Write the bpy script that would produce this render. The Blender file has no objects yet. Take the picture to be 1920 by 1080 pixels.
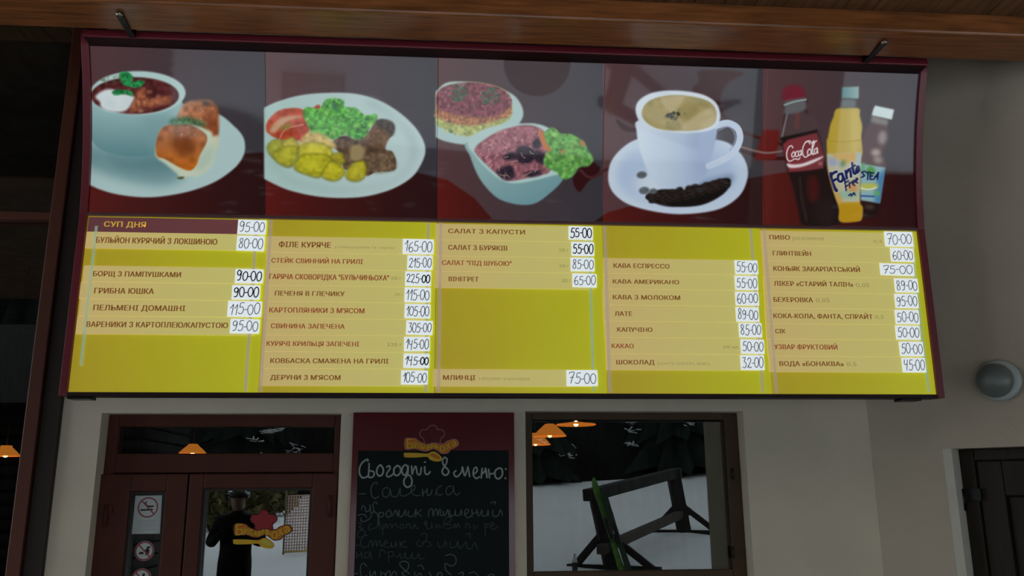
import bpy, math, random
import numpy as np
from mathutils import Vector, Matrix
random.seed(7)
rng = np.random.default_rng(5)
S = bpy.context.scene
COL = S.collection

# ---------------------------------------------------------------- camera
F = 1600.0
EYE = Vector((0.0, -4.6, 1.65))
_up = Vector((-42, -6720, 1600)).normalized()
_xr = Vector((20100, 210, 1600)); _xr = (_xr - _up * _xr.dot(_up)).normalized()
_yr = _up.cross(_xr)
def c2w(v): return Vector((v.dot(_xr), v.dot(_yr), v.dot(_up)))
RIGHT, DOWN, FWD = c2w(Vector((1, 0, 0))), c2w(Vector((0, 1, 0))), c2w(Vector((0, 0, 1)))
cam_d = bpy.data.cameras.new('camera'); cam = bpy.data.objects.new('camera', cam_d); COL.objects.link(cam)
cam_d.sensor_width = 36; cam_d.lens = F / 1920 * 36; cam_d.clip_start = 0.02; cam_d.clip_end = 300
cam.matrix_world = Matrix(((RIGHT.x, -DOWN.x, -FWD.x, EYE.x), (RIGHT.y, -DOWN.y, -FWD.y, EYE.y), (RIGHT.z, -DOWN.z, -FWD.z, EYE.z), (0, 0, 0, 1)))
S.camera = cam
S.cycles.max_bounces = 7; S.cycles.diffuse_bounces = 4; S.cycles.caustics_reflective = False; S.cycles.caustics_refractive = False
# ---------------------------------------------------------------- light: overcast sky, the porch shades the wall
SKY = 1.9
w = bpy.data.worlds.new('overcast'); S.world = w; w.use_nodes = True
nt = w.node_tree; nt.nodes.clear()
bg = nt.nodes.new('ShaderNodeBackground'); ow = nt.nodes.new('ShaderNodeOutputWorld')
bg.inputs[0].default_value = (0.90, 0.96, 1.0, 1); bg.inputs[1].default_value = SKY
nt.links.new(bg.outputs[0], ow.inputs[0])
vs = S.view_settings
vs.view_transform = 'Standard'; vs.look = 'None'; vs.gamma = 1; vs.use_curve_mapping = False; vs.exposure = 0.0

# ---------------------------------------------------------------- helpers
def ray(px, py): return RIGHT * ((px - 960) / F) + DOWN * ((py - 540) / F) + FWD
def at(px, py, y=0.0):
    d = ray(px, py); return EYE + d * ((y - EYE.y) / d.y)
def on_plane(px, py, p0, n):
    d = ray(px, py); return EYE + d * ((p0 - EYE).dot(n) / d.dot(n))
def proj(p):
    q = p - EYE; z = q.dot(FWD); return 960 + F * q.dot(RIGHT) / z, 540 + F * q.dot(DOWN) / z
def lin(c):
    c = c / 255.0; return c / 12.92 if c <= 0.04045 else ((c + 0.055) / 1.055) ** 2.4
def rgb(r, g, b): return (lin(r), lin(g), lin(b), 1)

def mat(name, color, rough=0.6, spec=0.5, metal=0.0, emis=0.0, emis_col=None, noise=None, bump=0.0, wood=None, coat=0.0):
    m = bpy.data.materials.new(name); m.use_nodes = True
    n = m.node_tree; b = n.nodes['Principled BSDF']
    b.inputs['Base Color'].default_value = color; b.inputs['Roughness'].default_value = rough
    b.inputs['Specular IOR Level'].default_value = spec; b.inputs['Metallic'].default_value = metal
    b.inputs['Coat Weight'].default_value = coat; b.inputs['Coat Roughness'].default_value = 0.06
    if emis:
        b.inputs['Emission Color'].default_value = emis_col or color; b.inputs['Emission Strength'].default_value = emis
    tc = n.nodes.new('ShaderNodeTexCoord')
    if noise or bump or wood:
        mp = n.nodes.new('ShaderNodeMapping'); n.links.new(tc.outputs['Object'], mp.inputs[0])
        tx = n.nodes.new('ShaderNodeTexNoise'); n.links.new(mp.outputs[0], tx.inputs[0])
        tx.inputs['Detail'].default_value = 6
        if wood:
            mp.inputs['Scale'].default_value = wood[0]; tx.inputs['Scale'].default_value = wood[1]; amt = wood[2]
        else:
            tx.inputs['Scale'].default_value = (noise or (30, 0))[0]; amt = (noise or (30, 0))[1]
        if amt:
            mx = n.nodes.new('ShaderNodeMix'); mx.data_type = 'RGBA'
            k0, k1 = 1 - amt, 1 + amt
            mx.inputs[6].default_value = (color[0] * k0, color[1] * k0, color[2] * k0, 1)
            mx.inputs[7].default_value = (min(1, color[0] * k1), min(1, color[1] * k1), min(1, color[2] * k1), 1)
            cr = n.nodes.new('ShaderNodeMapRange'); cr.inputs[1].default_value = 0.3; cr.inputs[2].default_value = 0.7
            n.links.new(tx.outputs[0], cr.inputs[0]); n.links.new(cr.outputs[0], mx.inputs[0])
            n.links.new(mx.outputs[2], b.inputs['Base Color'])
            if emis: n.links.new(mx.outputs[2], b.inputs['Emission Color'])
        if bump:
            bp = n.nodes.new('ShaderNodeBump'); bp.inputs['Strength'].default_value = bump; bp.inputs['Distance'].default_value = 0.01
            t2 = n.nodes.new('ShaderNodeTexNoise'); t2.inputs['Scale'].default_value = 90; t2.inputs['Detail'].default_value = 5
            n.links.new(tc.outputs['Object'], t2.inputs[0])
            n.links.new(t2.outputs[0], bp.inputs['Height']); n.links.new(bp.outputs[0], b.inputs['Normal'])
    return m

def glass_mat(name, refl=0.12, tint=(0.9, 0.95, 0.93, 1)):
    m = bpy.data.materials.new(name); m.use_nodes = True; n = m.node_tree; n.nodes.clear()
    o = n.nodes.new('ShaderNodeOutputMaterial'); mx = n.nodes.new('ShaderNodeMixShader')
    t = n.nodes.new('ShaderNodeBsdfTransparent'); g = n.nodes.new('ShaderNodeBsdfGlossy')
    t.inputs[0].default_value = tint; g.inputs['Roughness'].default_value = 0.0; g.inputs[0].default_value = (1, 1, 1, 1)
    lw = n.nodes.new('ShaderNodeFresnel'); lw.inputs[0].default_value = 1.5
    ad = n.nodes.new('ShaderNodeMath'); ad.operation = 'ADD'; ad.use_clamp = True; ad.inputs[1].default_value = refl - 0.04
    n.links.new(lw.outputs[0], ad.inputs[0]); n.links.new(ad.outputs[0], mx.inputs[0])
    n.links.new(t.outputs[0], mx.inputs[1]); n.links.new(g.outputs[0], mx.inputs[2]); n.links.new(mx.outputs[0], o.inputs[0])
    return m

class MB:
    """collects shapes, links them as one mesh object"""
    def __init__(s): s.v = []; s.f = []; s.sm = []
    def add(s, vs, fs, smooth=False):
        k = len(s.v); s.v += [tuple(p) for p in vs]; s.f += [tuple(i + k for i in q) for q in fs]; s.sm += [smooth] * len(fs); return s
    def box(s, x0, x1, y0, y1, z0, z1, c=0.0):
        x0, x1 = min(x0, x1), max(x0, x1); y0, y1 = min(y0, y1), max(y0, y1); z0, z1 = min(z0, z1), max(z0, z1)
        P = [(x, y, z) for z in (z0, z1) for y in (y0, y1) for x in (x0, x1)]
        return s.add(P, [(0, 2, 3, 1), (4, 5, 7, 6), (0, 1, 5, 4), (2, 6, 7, 3), (0, 4, 6, 2), (1, 3, 7, 5)])
    def bar(s, a, b, w, h, up=(0, 0, 1)):
        a, b = Vector(a), Vector(b); d = (b - a).normalized(); u = Vector(up)
        r = d.cross(u)
        if r.length < 1e-4: r = d.cross(Vector((1, 0, 0)))
        r.normalize(); u = r.cross(d).normalized()
        P = [p + r * (i * w / 2) + u * (j * h / 2) for p in (a, b) for j in (-1, 1) for i in (-1, 1)]
        return s.add(P, [(0, 2, 3, 1), (4, 5, 7, 6), (0, 1, 5, 4), (2, 6, 7, 3), (0, 4, 6, 2), (1, 3, 7, 5)])
    def tube(s, pts, r, n=8, closed=False):
        pts = [Vector(p) for p in pts]; rs = r if isinstance(r, (list, tuple)) else [r] * len(pts)
        V = []; Fc = []
        ref = Vector((0.13, 0.37, 0.92))
        for i, p in enumerate(pts):
            d = (pts[min(i + 1, len(pts) - 1)] - pts[max(i - 1, 0)]).normalized()
            a = d.cross(ref).normalized(); b = d.cross(a)
            V += [p + (a * math.cos(t) + b * math.sin(t)) * rs[i] for t in [2 * math.pi * k / n for k in range(n)]]
        for i in range(len(pts) - 1):
            for k in range(n):
                Fc.append((i * n + k, i * n + (k + 1) % n, (i + 1) * n + (k + 1) % n, (i + 1) * n + k))
        Fc.append(tuple(range(n))[::-1]); Fc.append(tuple((len(pts) - 1) * n + k for k in range(n)))
        return s.add(V, Fc, True)
    def lathe(s, prof, c, n=32, axis='z', M=None, cap=True):
        V = []; Fc = []
        for r, h in prof:
            for k in range(n):
                t = 2 * math.pi * k / n; V.append(Vector((r * math.cos(t), r * math.sin(t), h)))
        if M is not None: V = [M @ v for v in V]
        V = [v + Vector(c) for v in V]
        for i in range(len(prof) - 1):
            for k in range(n): Fc.append((i * n + k, i * n + (k + 1) % n, (i + 1) * n + (k + 1) % n, (i + 1) * n + k))
        if cap: Fc.append(tuple(range(n))[::-1]); Fc.append(tuple((len(prof) - 1) * n + k for k in range(n)))
        return s.add(V, Fc, True)
    def prism(s, poly, off):
        """poly: list of 3-D points (planar), extruded by vector off"""
        n = len(poly); o = Vector(off); P = [Vector(p) for p in poly] + [Vector(p) + o for p in poly]
        return s.add(P, [tuple(range(n)), tuple(range(2 * n - 1, n - 1, -1))] + [(i, (i + 1) % n, n + (i + 1) % n, n + i)[::-1] for i in range(n)])
    def ribbon(s, pts, wd, y, th=0.0012):
        """pen stroke lying on a plane facing -Y: a quad per step and a round blob at every joint"""
        r = wd / 2; yy = y - th
        if len(pts) == 1: pts = [pts[0], (pts[0][0] + wd * .2, pts[0][1])]
        for i, (x, z) in enumerate(pts):
            k = 1.0 if 0 < i < len(pts) - 1 else 0.85
            yy = y - th - 0.00001 * (i % 23)
            s.add([(x + r * k * math.cos(t), yy, z + r * k * math.sin(t)) for t in [math.pi / 4 * q for q in range(8)]], [tuple(range(8))])
        for i, ((ax, az), (bx, bz)) in enumerate(zip(pts[:-1], pts[1:])):
            yy = y - th - 0.000005 - 0.00001 * (i % 23); L = math.hypot(bx - ax, bz - az)
            if L < 1e-6: continue
            nx, nz = -(bz - az) / L * r, (bx - ax) / L * r
            s.add([(ax + nx, yy, az + nz), (ax - nx, yy, az - nz), (bx - nx, yy, bz - nz), (bx + nx, yy, bz + nz)], [(0, 1, 2, 3)])
        return s
    def build(s, name, m, parent=None, bevel=0.0, recalc=True):
        o0 = Vector((0, 0, 0)); p = parent
        while p is not None: o0 += p.location; p = p.parent
        me = bpy.data.meshes.new(name)
        me.from_pydata([(v[0] - o0.x, v[1] - o0.y, v[2] - o0.z) for v in s.v], [], s.f)
        me.polygons.foreach_set('use_smooth', s.sm)
        if recalc:
            import bmesh
            bm = bmesh.new(); bm.from_mesh(me); bmesh.ops.recalc_face_normals(bm, faces=bm.faces); bm.to_mesh(me); bm.free()
        if m is not None: me.materials.append(m)
        ob = bpy.data.objects.new(name, me); COL.objects.link(ob)
        if parent is not None: ob.parent = parent
        if bevel:
            md = ob.modifiers.new('bevel', 'BEVEL'); md.width = bevel; md.segments = 2; md.limit_method = 'ANGLE'
        return ob

def tag(o, label=None, cat=None, group=None, kind=None):
    for k, v in (('label', label), ('category', cat), ('group', group), ('kind', kind)):
        if v: o[k] = v
    return o
def root(name, loc, label, cat, group=None, kind=None):
    o = bpy.data.objects.new(name, None); COL.objects.link(o); o.location = loc; o.empty_display_size = 0.1
    return tag(o, label, cat, group, kind)
def struct(o, label=None, cat=None): return tag(o, label, cat, None, 'structure')
def smooth(pts, n=5, closed=False):
    P = [Vector((p[0], p[1])) for p in pts]; N = len(P)
    if N < 3: return [tuple(p) for p in P]
    out = []
    for i in range(N if closed else N - 1):
        if closed: a, b, c, d = P[i - 1], P[i], P[(i + 1) % N], P[(i + 2) % N]
        else: a, b, c, d = P[max(i - 1, 0)], P[i], P[i + 1], P[min(i + 2, N - 1)]
        for k in range(n):
            t = k / n
            out.append(tuple(0.5 * (2 * b + (c - a) * t + (2 * a - 5 * b + 4 * c - d) * t * t + (3 * b - a - 3 * c + d) * t ** 3)))
    if not closed: out.append(tuple(P[-1]))
    return out

_tc = {}
from mathutils.geometry import tessellate_polygon
def _in(p, L):
    r = False
    for (ax, ay), (bx, by) in zip(L, L[1:] + L[:1]):
        if (ay > p[1]) != (by > p[1]) and p[0] < ax + (p[1] - ay) / (by - ay) * (bx - ax): r = not r
    return r
def text_geo(s, bold=0.012, sp=1.0):
    """flat letters: (verts 2-D, faces, x0, x1); every outline of the built-in text is filled by itself"""
    k = (s, sp)
    if k in _tc: return _tc[k]
    cu = bpy.data.curves.new('letters', 'FONT'); cu.body = s; cu.size = 1; cu.space_character = sp; cu.resolution_u = 3; cu.fill_mode = 'NONE'
    ob = bpy.data.objects.new('letters', cu); COL.objects.link(ob)
    dg = bpy.context.evaluated_depsgraph_get(); me = bpy.data.meshes.new_from_object(ob.evaluated_get(dg))
    co = [(p.co.x, p.co.y) for p in me.vertices]; nb = {}
    for e in me.edges:
        x, y = e.vertices; nb.setdefault(x, []).append(y); nb.setdefault(y, []).append(x)
    bpy.data.objects.remove(ob); bpy.data.curves.remove(cu)
    loops = []; seen = set()
    for v0 in nb:
        if v0 in seen: continue
        L = [v0]; seen.add(v0); v = v0
        while True:
            nx = [q for q in nb[v] if q not in seen]
            if not nx: break
            v = min(nx); seen.add(v); L.append(v)
        loops.append([co[q] for q in L])
    bpy.data.meshes.remove(me)
    def area(L): return sum(p[0] * q[1] - q[0] * p[1] for p, q in zip(L, L[1:] + L[:1])) / 2
    def held(H, L): return H is not L and abs(area(L)) > abs(area(H)) and sum(_in(p, L) for p in H) > 0.93 * len(H)
    depth = [sum(held(H, L) for L in loops) for H in loops]
    outs = [L for L, q in zip(loops, depth) if q % 2 == 0]; own = {id(L): [] for L in outs}
    for H, q in zip(loops, depth):
        if q % 2:
            c = [L for L in outs if held(H, L)]
            if c: own[id(min(c, key=lambda L: abs(area(L))))].append(H)
    V = []; Fc = []; oi = 0
    for L in outs:
        polys = [L] + own[id(L)]; flat = [p for q in polys for p in q]; n = len(V)
        tris = tessellate_polygon([[Vector((p[0], p[1], 0)) for p in q] for q in polys])
        oi += 1; V += [(p[0], p[1], 0.000012 * (oi % 7)) for p in flat]; Fc += [(t[0] + n, t[1] + n, t[2] + n) for t in tris]
    _tc[k] = (V, Fc, min(p[0] for p in V), max(p[0] for p in V)); return _tc[k]
def cap_h(bold=0.012):
    v = text_geo('Н', bold)[0]; return min(p[1] for p in v), max(p[1] for p in v)
def text_on(mb, s, x, z, width, height, y, bold=0.012, sp=1.0, th=0.0010):
    """letters standing proud of a plane facing -Y; x,z = left end of the baseline"""
    v, f, a, b = text_geo(s, bold, sp); lo, hi = cap_h(bold)
    sx = width / (b - a); sz = height / (hi - lo); n = len(v)
    P = [(x + (p[0] - a) * sx, y - th - p[2], z + (p[1] - lo) * sz) for p in v]
    k = bold * sz * 1.5
    for i, o in enumerate((0.0,) if bold <= 0 else (-k, 0.0, k)):
        mb.add([(p[0] + o, p[1] - 0.0001 * i, p[2]) for p in P], f)

# ---------------------------------------------------------------- materials
def grad_mat(name, c0, c1, rough=0.35, emis=0.0, noise=0.06, spec=0.5):
    """printed film whose ink runs from one colour to another across its width"""
    m = mat(name, c0, rough, spec); n = m.node_tree; b = n.nodes['Principled BSDF']
    tc = n.nodes['Texture Coordinate'] if 'Texture Coordinate' in n.nodes else n.nodes.new('ShaderNodeTexCoord')
    sp = n.nodes.new('ShaderNodeSeparateXYZ'); n.links.new(tc.outputs['Generated'], sp.inputs[0])
    tx = n.nodes.new('ShaderNodeTexNoise'); tx.inputs['Scale'].default_value = 3.0; n.links.new(tc.outputs['Object'], tx.inputs[0])
    ma = n.nodes.new('ShaderNodeMath'); ma.operation = 'MULTIPLY_ADD'; ma.inputs[1].default_value = noise * 6; ma.inputs[2].default_value = -noise * 3
    n.links.new(tx.outputs[0], ma.inputs[0])
    ad = n.nodes.new('ShaderNodeMath'); ad.use_clamp = True; n.links.new(sp.outputs[0], ad.inputs[0]); n.links.new(ma.outputs[0], ad.inputs[1])
    mx = n.nodes.new('ShaderNodeMix'); mx.data_type = 'RGBA'; mx.inputs[6].default_value = c0; mx.inputs[7].default_value = c1
    n.links.new(ad.outputs[0], mx.inputs[0]); n.links.new(mx.outputs[2], b.inputs['Base Color'])
    if emis:
        n.links.new(mx.outputs[2], b.inputs['Emission Color']); b.inputs['Emission Strength'].default_value = emis
    return m
BACK = 0.54                                       # the sign is a light box: how much its lamps shine through the film
M = {
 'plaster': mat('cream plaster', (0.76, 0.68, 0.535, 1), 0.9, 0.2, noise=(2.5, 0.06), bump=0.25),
 'plaster_side': mat('plaster in painted shade', (0.56, 0.49, 0.385, 1), 0.9, 0.2, noise=(2.5, 0.06), bump=0.25),  # cream plaster darkened in its colour to stand for shade
 'plaster_grey': mat('pale reveal plaster', (0.66, 0.64, 0.55, 1), 0.9, 0.2, noise=(4, 0.05), bump=0.2),  # reveal, paler than the side wall
 'wood_beam': mat('varnished timber', (0.27, 0.092, 0.026, 1), 0.3, 0.5, wood=((0.8, 9, 9), 5, 0.4)),
 'wood_plank': mat('soffit boards', (0.16, 0.075, 0.035, 1), 0.55, 0.4, wood=((9, 0.8, 9), 4, 0.4)),
 'maroon': mat('maroon painted metal', (0.20, 0.022, 0.034, 1), 0.35, 0.5),
 'maroon_dark': mat('dark maroon metal', (0.028, 0.010, 0.012, 1), 0.5, 0.25),
 'door_red': mat('red brown door profile', (0.088, 0.024, 0.013, 1), 0.5, 0.25, noise=(6, 0.12)),
 'frame_brown': mat('brown window profile', (0.078, 0.046, 0.022, 1), 0.5, 0.25, noise=(5, 0.1)),
 'frame_dark': mat('dark brown profile', (0.022, 0.012, 0.008, 1), 0.5, 0.4),
 'mullion_red': mat('red brown mullion', (0.11, 0.03, 0.016, 1), 0.45, 0.4),
 'door_dark': mat('dark stained door', (0.022, 0.015, 0.008, 1), 0.55, 0.3, wood=((9, 9, 1), 5, 0.3)),
 'black_metal': mat('black metal', (0.012, 0.012, 0.012, 1), 0.35, 0.5, metal=0.6),
 'zinc': mat('zinc bolt head', (0.5, 0.5, 0.46, 1), 0.3, 0.5, metal=0.9),
 'yellow': grad_mat('yellow backlit film', rgb(178, 158, 40), rgb(190, 190, 36), 0.3, BACK),
 'strip': grad_mat('cream menu film', rgb(202, 178, 114), rgb(200, 194, 112), 0.3, BACK * 1.16),
 'strip_maroon': grad_mat('maroon menu film', rgb(112, 66, 70), rgb(122, 70, 72), 0.3, BACK * 0.8),
 'ink_brown': mat('brown print', rgb(124, 76, 36), 0.5, 0.2, emis=0.6),
 'ink_red': mat('red brown print', rgb(148, 78, 48), 0.5, 0.2, emis=0.6),
 'ink_pale': mat('faded print', rgb(150, 142, 88), 0.5, 0.2, emis=0.6),
 'ink_gold': mat('gold print', rgb(225, 180, 70), 0.5, 0.2, emis=0.5),
 'paper': mat('white paper card', rgb(232, 240, 244), 0.7, 0.3, emis=0.68),
 'pen': mat('grey pen', rgb(70, 78, 92), 0.6, 0.2, emis=0.3),
 'pen_bold': mat('dark pen', rgb(30, 38, 50), 0.6, 0.2),
 'acrylic': None, 'slate': mat('chalkboard slate', (0.006, 0.011, 0.011, 1), 0.6, 0.12, noise=(6, 0.25)),
 'chalk': mat('white chalk', (0.37, 0.43, 0.40, 1), 0.95, 0.1), 'chalk_dim': mat('faint chalk', (0.115, 0.135, 0.14, 1), 0.95, 0.1),
 'chalk_faint': mat('half wiped chalk', (0.06, 0.075, 0.08, 1), 0.95, 0.1),
 'board_red': mat('glossy red laminate', (0.13, 0.012, 0.014, 1), 0.12, 0.5),
 'logo_yellow': mat('yellow vinyl', rgb(222, 178, 40), 0.5, 0.3), 'logo_orange': mat('orange vinyl', rgb(205, 120, 30), 0.5, 0.3),
 'logo_pink': mat('pink vinyl outline', rgb(185, 110, 120), 0.5, 0.3), 'logo_red': mat('red vinyl', rgb(160, 45, 50), 0.5, 0.3),
 'logo_dark': mat('dark red vinyl', rgb(70, 14, 16), 0.5, 0.3),
 'sticker': mat('white sticker', (0.62, 0.68, 0.66, 1), 0.6, 0.3), 'sticker_red': mat('red sign ring', (0.36, 0.08, 0.09, 1), 0.6, 0.3),
 'sticker_black': mat('black sign print', (0.02, 0.02, 0.02, 1), 0.6, 0.3), 'sticker_grey': mat('grey sign print', (0.38, 0.42, 0.41, 1), 0.6, 0.3),
 'glass': glass_mat('window glass', 0.115), 'glass_win': glass_mat('coated window glass', 0.062), 'glass_dim': glass_mat('old window glass', 0.05),
 'steel': mat('brushed lamp metal', (0.20, 0.23, 0.215, 1), 0.42, 0.5, metal=0.25), 'steel_rim': mat('lamp rim with painted glint', (0.48, 0.54, 0.53, 1), 0.5, 0.5, metal=0.1),
 'shade': mat('amber glass shade', (0.85, 0.30, 0.05, 1), 0.5, 0.3, emis=0.42, emis_col=(1.0, 0.27, 0.03, 1)),
 'bulb': mat('lit bulb', (1, 0.7, 0.3, 1), 0.5, 0.3, emis=9, emis_col=(1.0, 0.62, 0.2, 1)),
 'room_dark': mat('dark room panelling', (0.030, 0.026, 0.022, 1), 0.8, 0.2, wood=((3, 3, 0.4), 2, 0.5)),
 'stone': mat('porch stone floor', (0.055, 0.052, 0.05, 1), 0.8, 0.3, noise=(4, 0.25)),
 'snow': mat('trodden snow', (0.80, 0.84, 0.88, 1), 0.85, 0.2, noise=(0.8, 0.05), bump=0.4),
 'spruce': mat('dark spruce needles', (0.012, 0.020, 0.014, 1), 0.9, 0.2, noise=(3, 0.5)), 'trunk': mat('spruce trunk', (0.05, 0.035, 0.025, 1), 0.9, 0.2),
 'brush': mat('olive scrub', (0.10, 0.085, 0.035, 1), 0.9, 0.2, noise=(3, 0.5)),
 'rack_wood': mat('weathered black timber', (0.018, 0.016, 0.014, 1), 0.8, 0.3, wood=((6, 6, 1), 4, 0.5)),
}
def acrylic(name, tint, fac):
    m = bpy.data.materials.new(name); m.use_nodes = True; n = m.node_tree; n.nodes.clear()
    o = n.nodes.new('ShaderNodeOutputMaterial'); mx = n.nodes.new('ShaderNodeMixShader'); t = n.nodes.new('ShaderNodeBsdfTransparent')
    p = n.nodes.new('ShaderNodeBsdfPrincipled'); p.inputs['Base Color'].default_value = tint; p.inputs['Roughness'].default_value = 0.2
    p.inputs['Emission Color'].default_value = tint; p.inputs['Emission Strength'].default_value = 0.25
    mx.inputs[0].default_value = fac; n.links.new(t.outputs[0], mx.inputs[1]); n.links.new(p.outputs[0], mx.inputs[2]); n.links.new(mx.outputs[0], o.inputs[0])
    return m
M['acrylic'] = acrylic('clear acrylic guide', (0.62, 0.56, 0.50, 1), 0.42)
M['tape'] = acrylic('greenish clear tape', (0.50, 0.72, 0.55, 1), 0.42)

# ---------------------------------------------------------------- the setting
WL = at(102, 910).x; XC = at(1640, 910).x                       # wall's left end, inside corner on the right
D0, D1, DT = at(191, 775).x, at(640, 775).x, at(640, 775).z     # door opening
V0, V1, VT, VB = at(985, 771).x, at(1393, 771).x, at(985, 771).z, at(1200, 1092).z
SOF = 4.32; SOF_F = 3.811                                                     # soffit height
b = MB()
for x0, x1, z0, z1 in ((WL, D0, 0, SOF), (D0, D1, DT, SOF), (D1, V0, 0, SOF), (V0, V1, VT, SOF), (V0, V1, 0, VB), (V1, XC + 0.4, 0, SOF)):
    b.box(x0, x1, 0.0, 0.3, z0, z1)
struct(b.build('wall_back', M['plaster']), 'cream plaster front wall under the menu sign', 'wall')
# right wall: slants towards the viewer from the inside corner
ANG = math.radians(47); DR = Vector((math.cos(ANG), -math.sin(ANG), 0)); NR = Vector((-math.sin(ANG), -math.cos(ANG), 0)); C0 = Vector((XC, 0, 0))
def onR(px, py, off=0.0): return on_plane(px, py, C0 + NR * off, NR)
def uR(p): q = p - C0; return q.dot(DR), q.z
u0, zt = uR(onR(1766, 842)); u1 = u0 + 1.05
b = MB()
def slabR(b, ua, ub, za, zb, fa, fb):
    P = [C0 + DR * u + NR * f + Vector((0, 0, z)) for z in (za, zb) for f in (fa, fb) for u in (ua, ub)]
    b.add(P, [(0, 2, 3, 1), (4, 5, 7, 6), (0, 1, 5, 4), (2, 6, 7, 3), (0, 4, 6, 2), (1, 3, 7, 5)])
slabR(b, 0, u0, 0, SOF, -0.3, 0); slabR(b, u0, u1, zt, SOF, -0.3, 0); slabR(b, u1, 6.6, 0, SOF, -0.3, 0)  # far unseen stretch lengthened to keep sky light off the right side
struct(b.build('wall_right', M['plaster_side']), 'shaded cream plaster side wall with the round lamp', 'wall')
# soffit of boards
b = MB()
x = -7.0
while x < 7.4:
    b.box(x, x + 0.136, -5.2, -1.19, SOF_F, SOF_F + 0.03); b.box(x, x + 0.136, -1.0, 0.3, SOF, SOF + 0.03); x += 0.14
b.box(-7, 7.5, -5.2, -0.95, SOF_F + 0.03, SOF_F + 0.12); b.box(-7, 7.5, -1.06, -0.95, SOF_F + 0.12, SOF + 0.12); b.box(-7, 7.5, -1.0, 0.3, SOF + 0.03, SOF + 0.12)
struct(b.build('ceiling', M['wood_plank']), 'brown boarded porch soffit above the beam', 'ceiling')
b = MB(); b.box(-7, 7, -6.0, 0.0, -0.12, 0.0)
struct(b.build('floor', M['stone']), 'grey stone porch floor', 'floor')
# big beam along the porch
zb = 3.71
b = MB(); b.box(-6.8, 6.5, -1.186, -0.95, zb, SOF_F + 0.03)
bm_ = b.build('trim_1', M['wood_beam'], bevel=0.011); struct(bm_, 'varnished brown timber beam running above the menu sign', 'beam')

# ------------------------------------------------ door with side leaf and transom
GY = 0.12
dr = root('door_1', (D0, 0.1, 0), 'red brown double door with glass and a transom light', 'door', kind='structure')
def dx(px, py=950, y=0.1): return at(px, py, y).x
def dz(py, px=420, y=0.1): return at(px, py, y).z
xa, xb = D0, D1; zt_ = DT
tr0, tr1 = dx(220, 820), dx(627, 820); tz1, tz0 = dz(800), dz(850)
rail_z = dz(886)
b = MB()
b.box(xa, tr0, 0.1, 0.19, 0, zt_); b.box(tr1, xb, 0.1, 0.19, 0, zt_); b.box(tr0, tr1, 0.1, 0.19, tz1, zt_); b.box(tr0, tr1, 0.1, 0.19, rail_z, tz0)
b.build('door_frame', M['door_red'], dr, bevel=0.004)
MB().box(tr0, tr1, GY + 0.02, GY + 0.03, tz0, tz1).build('transom_pane', M['glass_dim'], dr)
def leaf(name, x0, x1, g0, g1, gt, hinge_x, hinge_z, label):
    p = MB(); y0, y1 = 0.075, 0.15
    p.box(x0, g0, y0, y1, 0.02, rail_z - 0.006); p.box(g1, x1, y0, y1, 0.02, rail_z - 0.006); p.box(g0, g1, y0, y1, gt, rail_z - 0.006); p.box(g0, g1, y0, y1, 0.02, 0.35)
    lf = p.build(name, M['door_red'], dr, bevel=0.006); lf['label'] = label
    MB().box(g0, g1, GY - 0.004, GY + 0.004, 0.35, gt).build('glass_pane', M['glass'], lf)
    g = MB(); t = 0.012
    g.box(g0, g0 + t, y0 + 0.01, GY, 0.35, gt); g.box(g1 - t, g1, y0 + 0.01, GY, 0.35, gt); g.box(g0 + t, g1 - t, y0 + 0.01, GY, gt - t, gt)
    g.build('glazing_bead', M['frame_dark'], lf)
    h = MB(); h.tube([(hinge_x, y0 - 0.012, hinge_z - 0.055), (hinge_x, y0 - 0.012, hinge_z + 0.055)], 0.011)
    h.box(hinge_x - 0.03, hinge_x + 0.03, y0 - 0.012, y0, hinge_z + 0.01, hinge_z + 0.05)
    h.build('hinge', M['door_red'], lf)
    return lf
xm = dx(352, 950)
l1 = leaf('side_leaf', tr0 - 0.075, xm - 0.004, dx(242, 1000, GY), dx(313, 950, GY), dz(921), dx(203, 965), dz(965), 'narrow left leaf with a dark strip of glass')
l2 = leaf('door_leaf', xm + 0.004, tr1 + 0.03, dx(384, 930, GY), dx(587, 930, GY), dz(916), dx(620, 950), dz(950), 'wide right leaf with a large pane')

# ------------------------------------------------ brown window on the right
wr = root('window_2', (V0, 0.1, VB), 'brown framed window right of the chalkboard reflecting snow', 'window', kind='structure')
g0, g1 = dx(999, 900), dx(1366, 920, 0.1); gt, gb = at(1100, 787, 0.1).z, at(1100, 1071, 0.1).z
b = MB(); b.box(V0, g0, 0.1, 0.18, VB, VT); b.box(g1, V1, 0.1, 0.18, VB, VT); b.box(g0, g1, 0.1, 0.18, gt, VT); b.box(g0, g1, 0.1, 0.18, VB, gb)
b.build('window_frame', M['frame_brown'], wr, bevel=0.005)
MB().box(g0, g1, GY - 0.004, GY + 0.004, gb, gt).build('glass_pane', M['glass_win'], wr)
h = MB()
for py in (888, 1036): 
    p = at(1374, py, 0.09); h.tube([(p.x, 0.09, p.z - 0.03), (p.x, 0.09, p.z + 0.03)], 0.009)
h.build('hinge', M['frame_dark'], wr)

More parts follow.
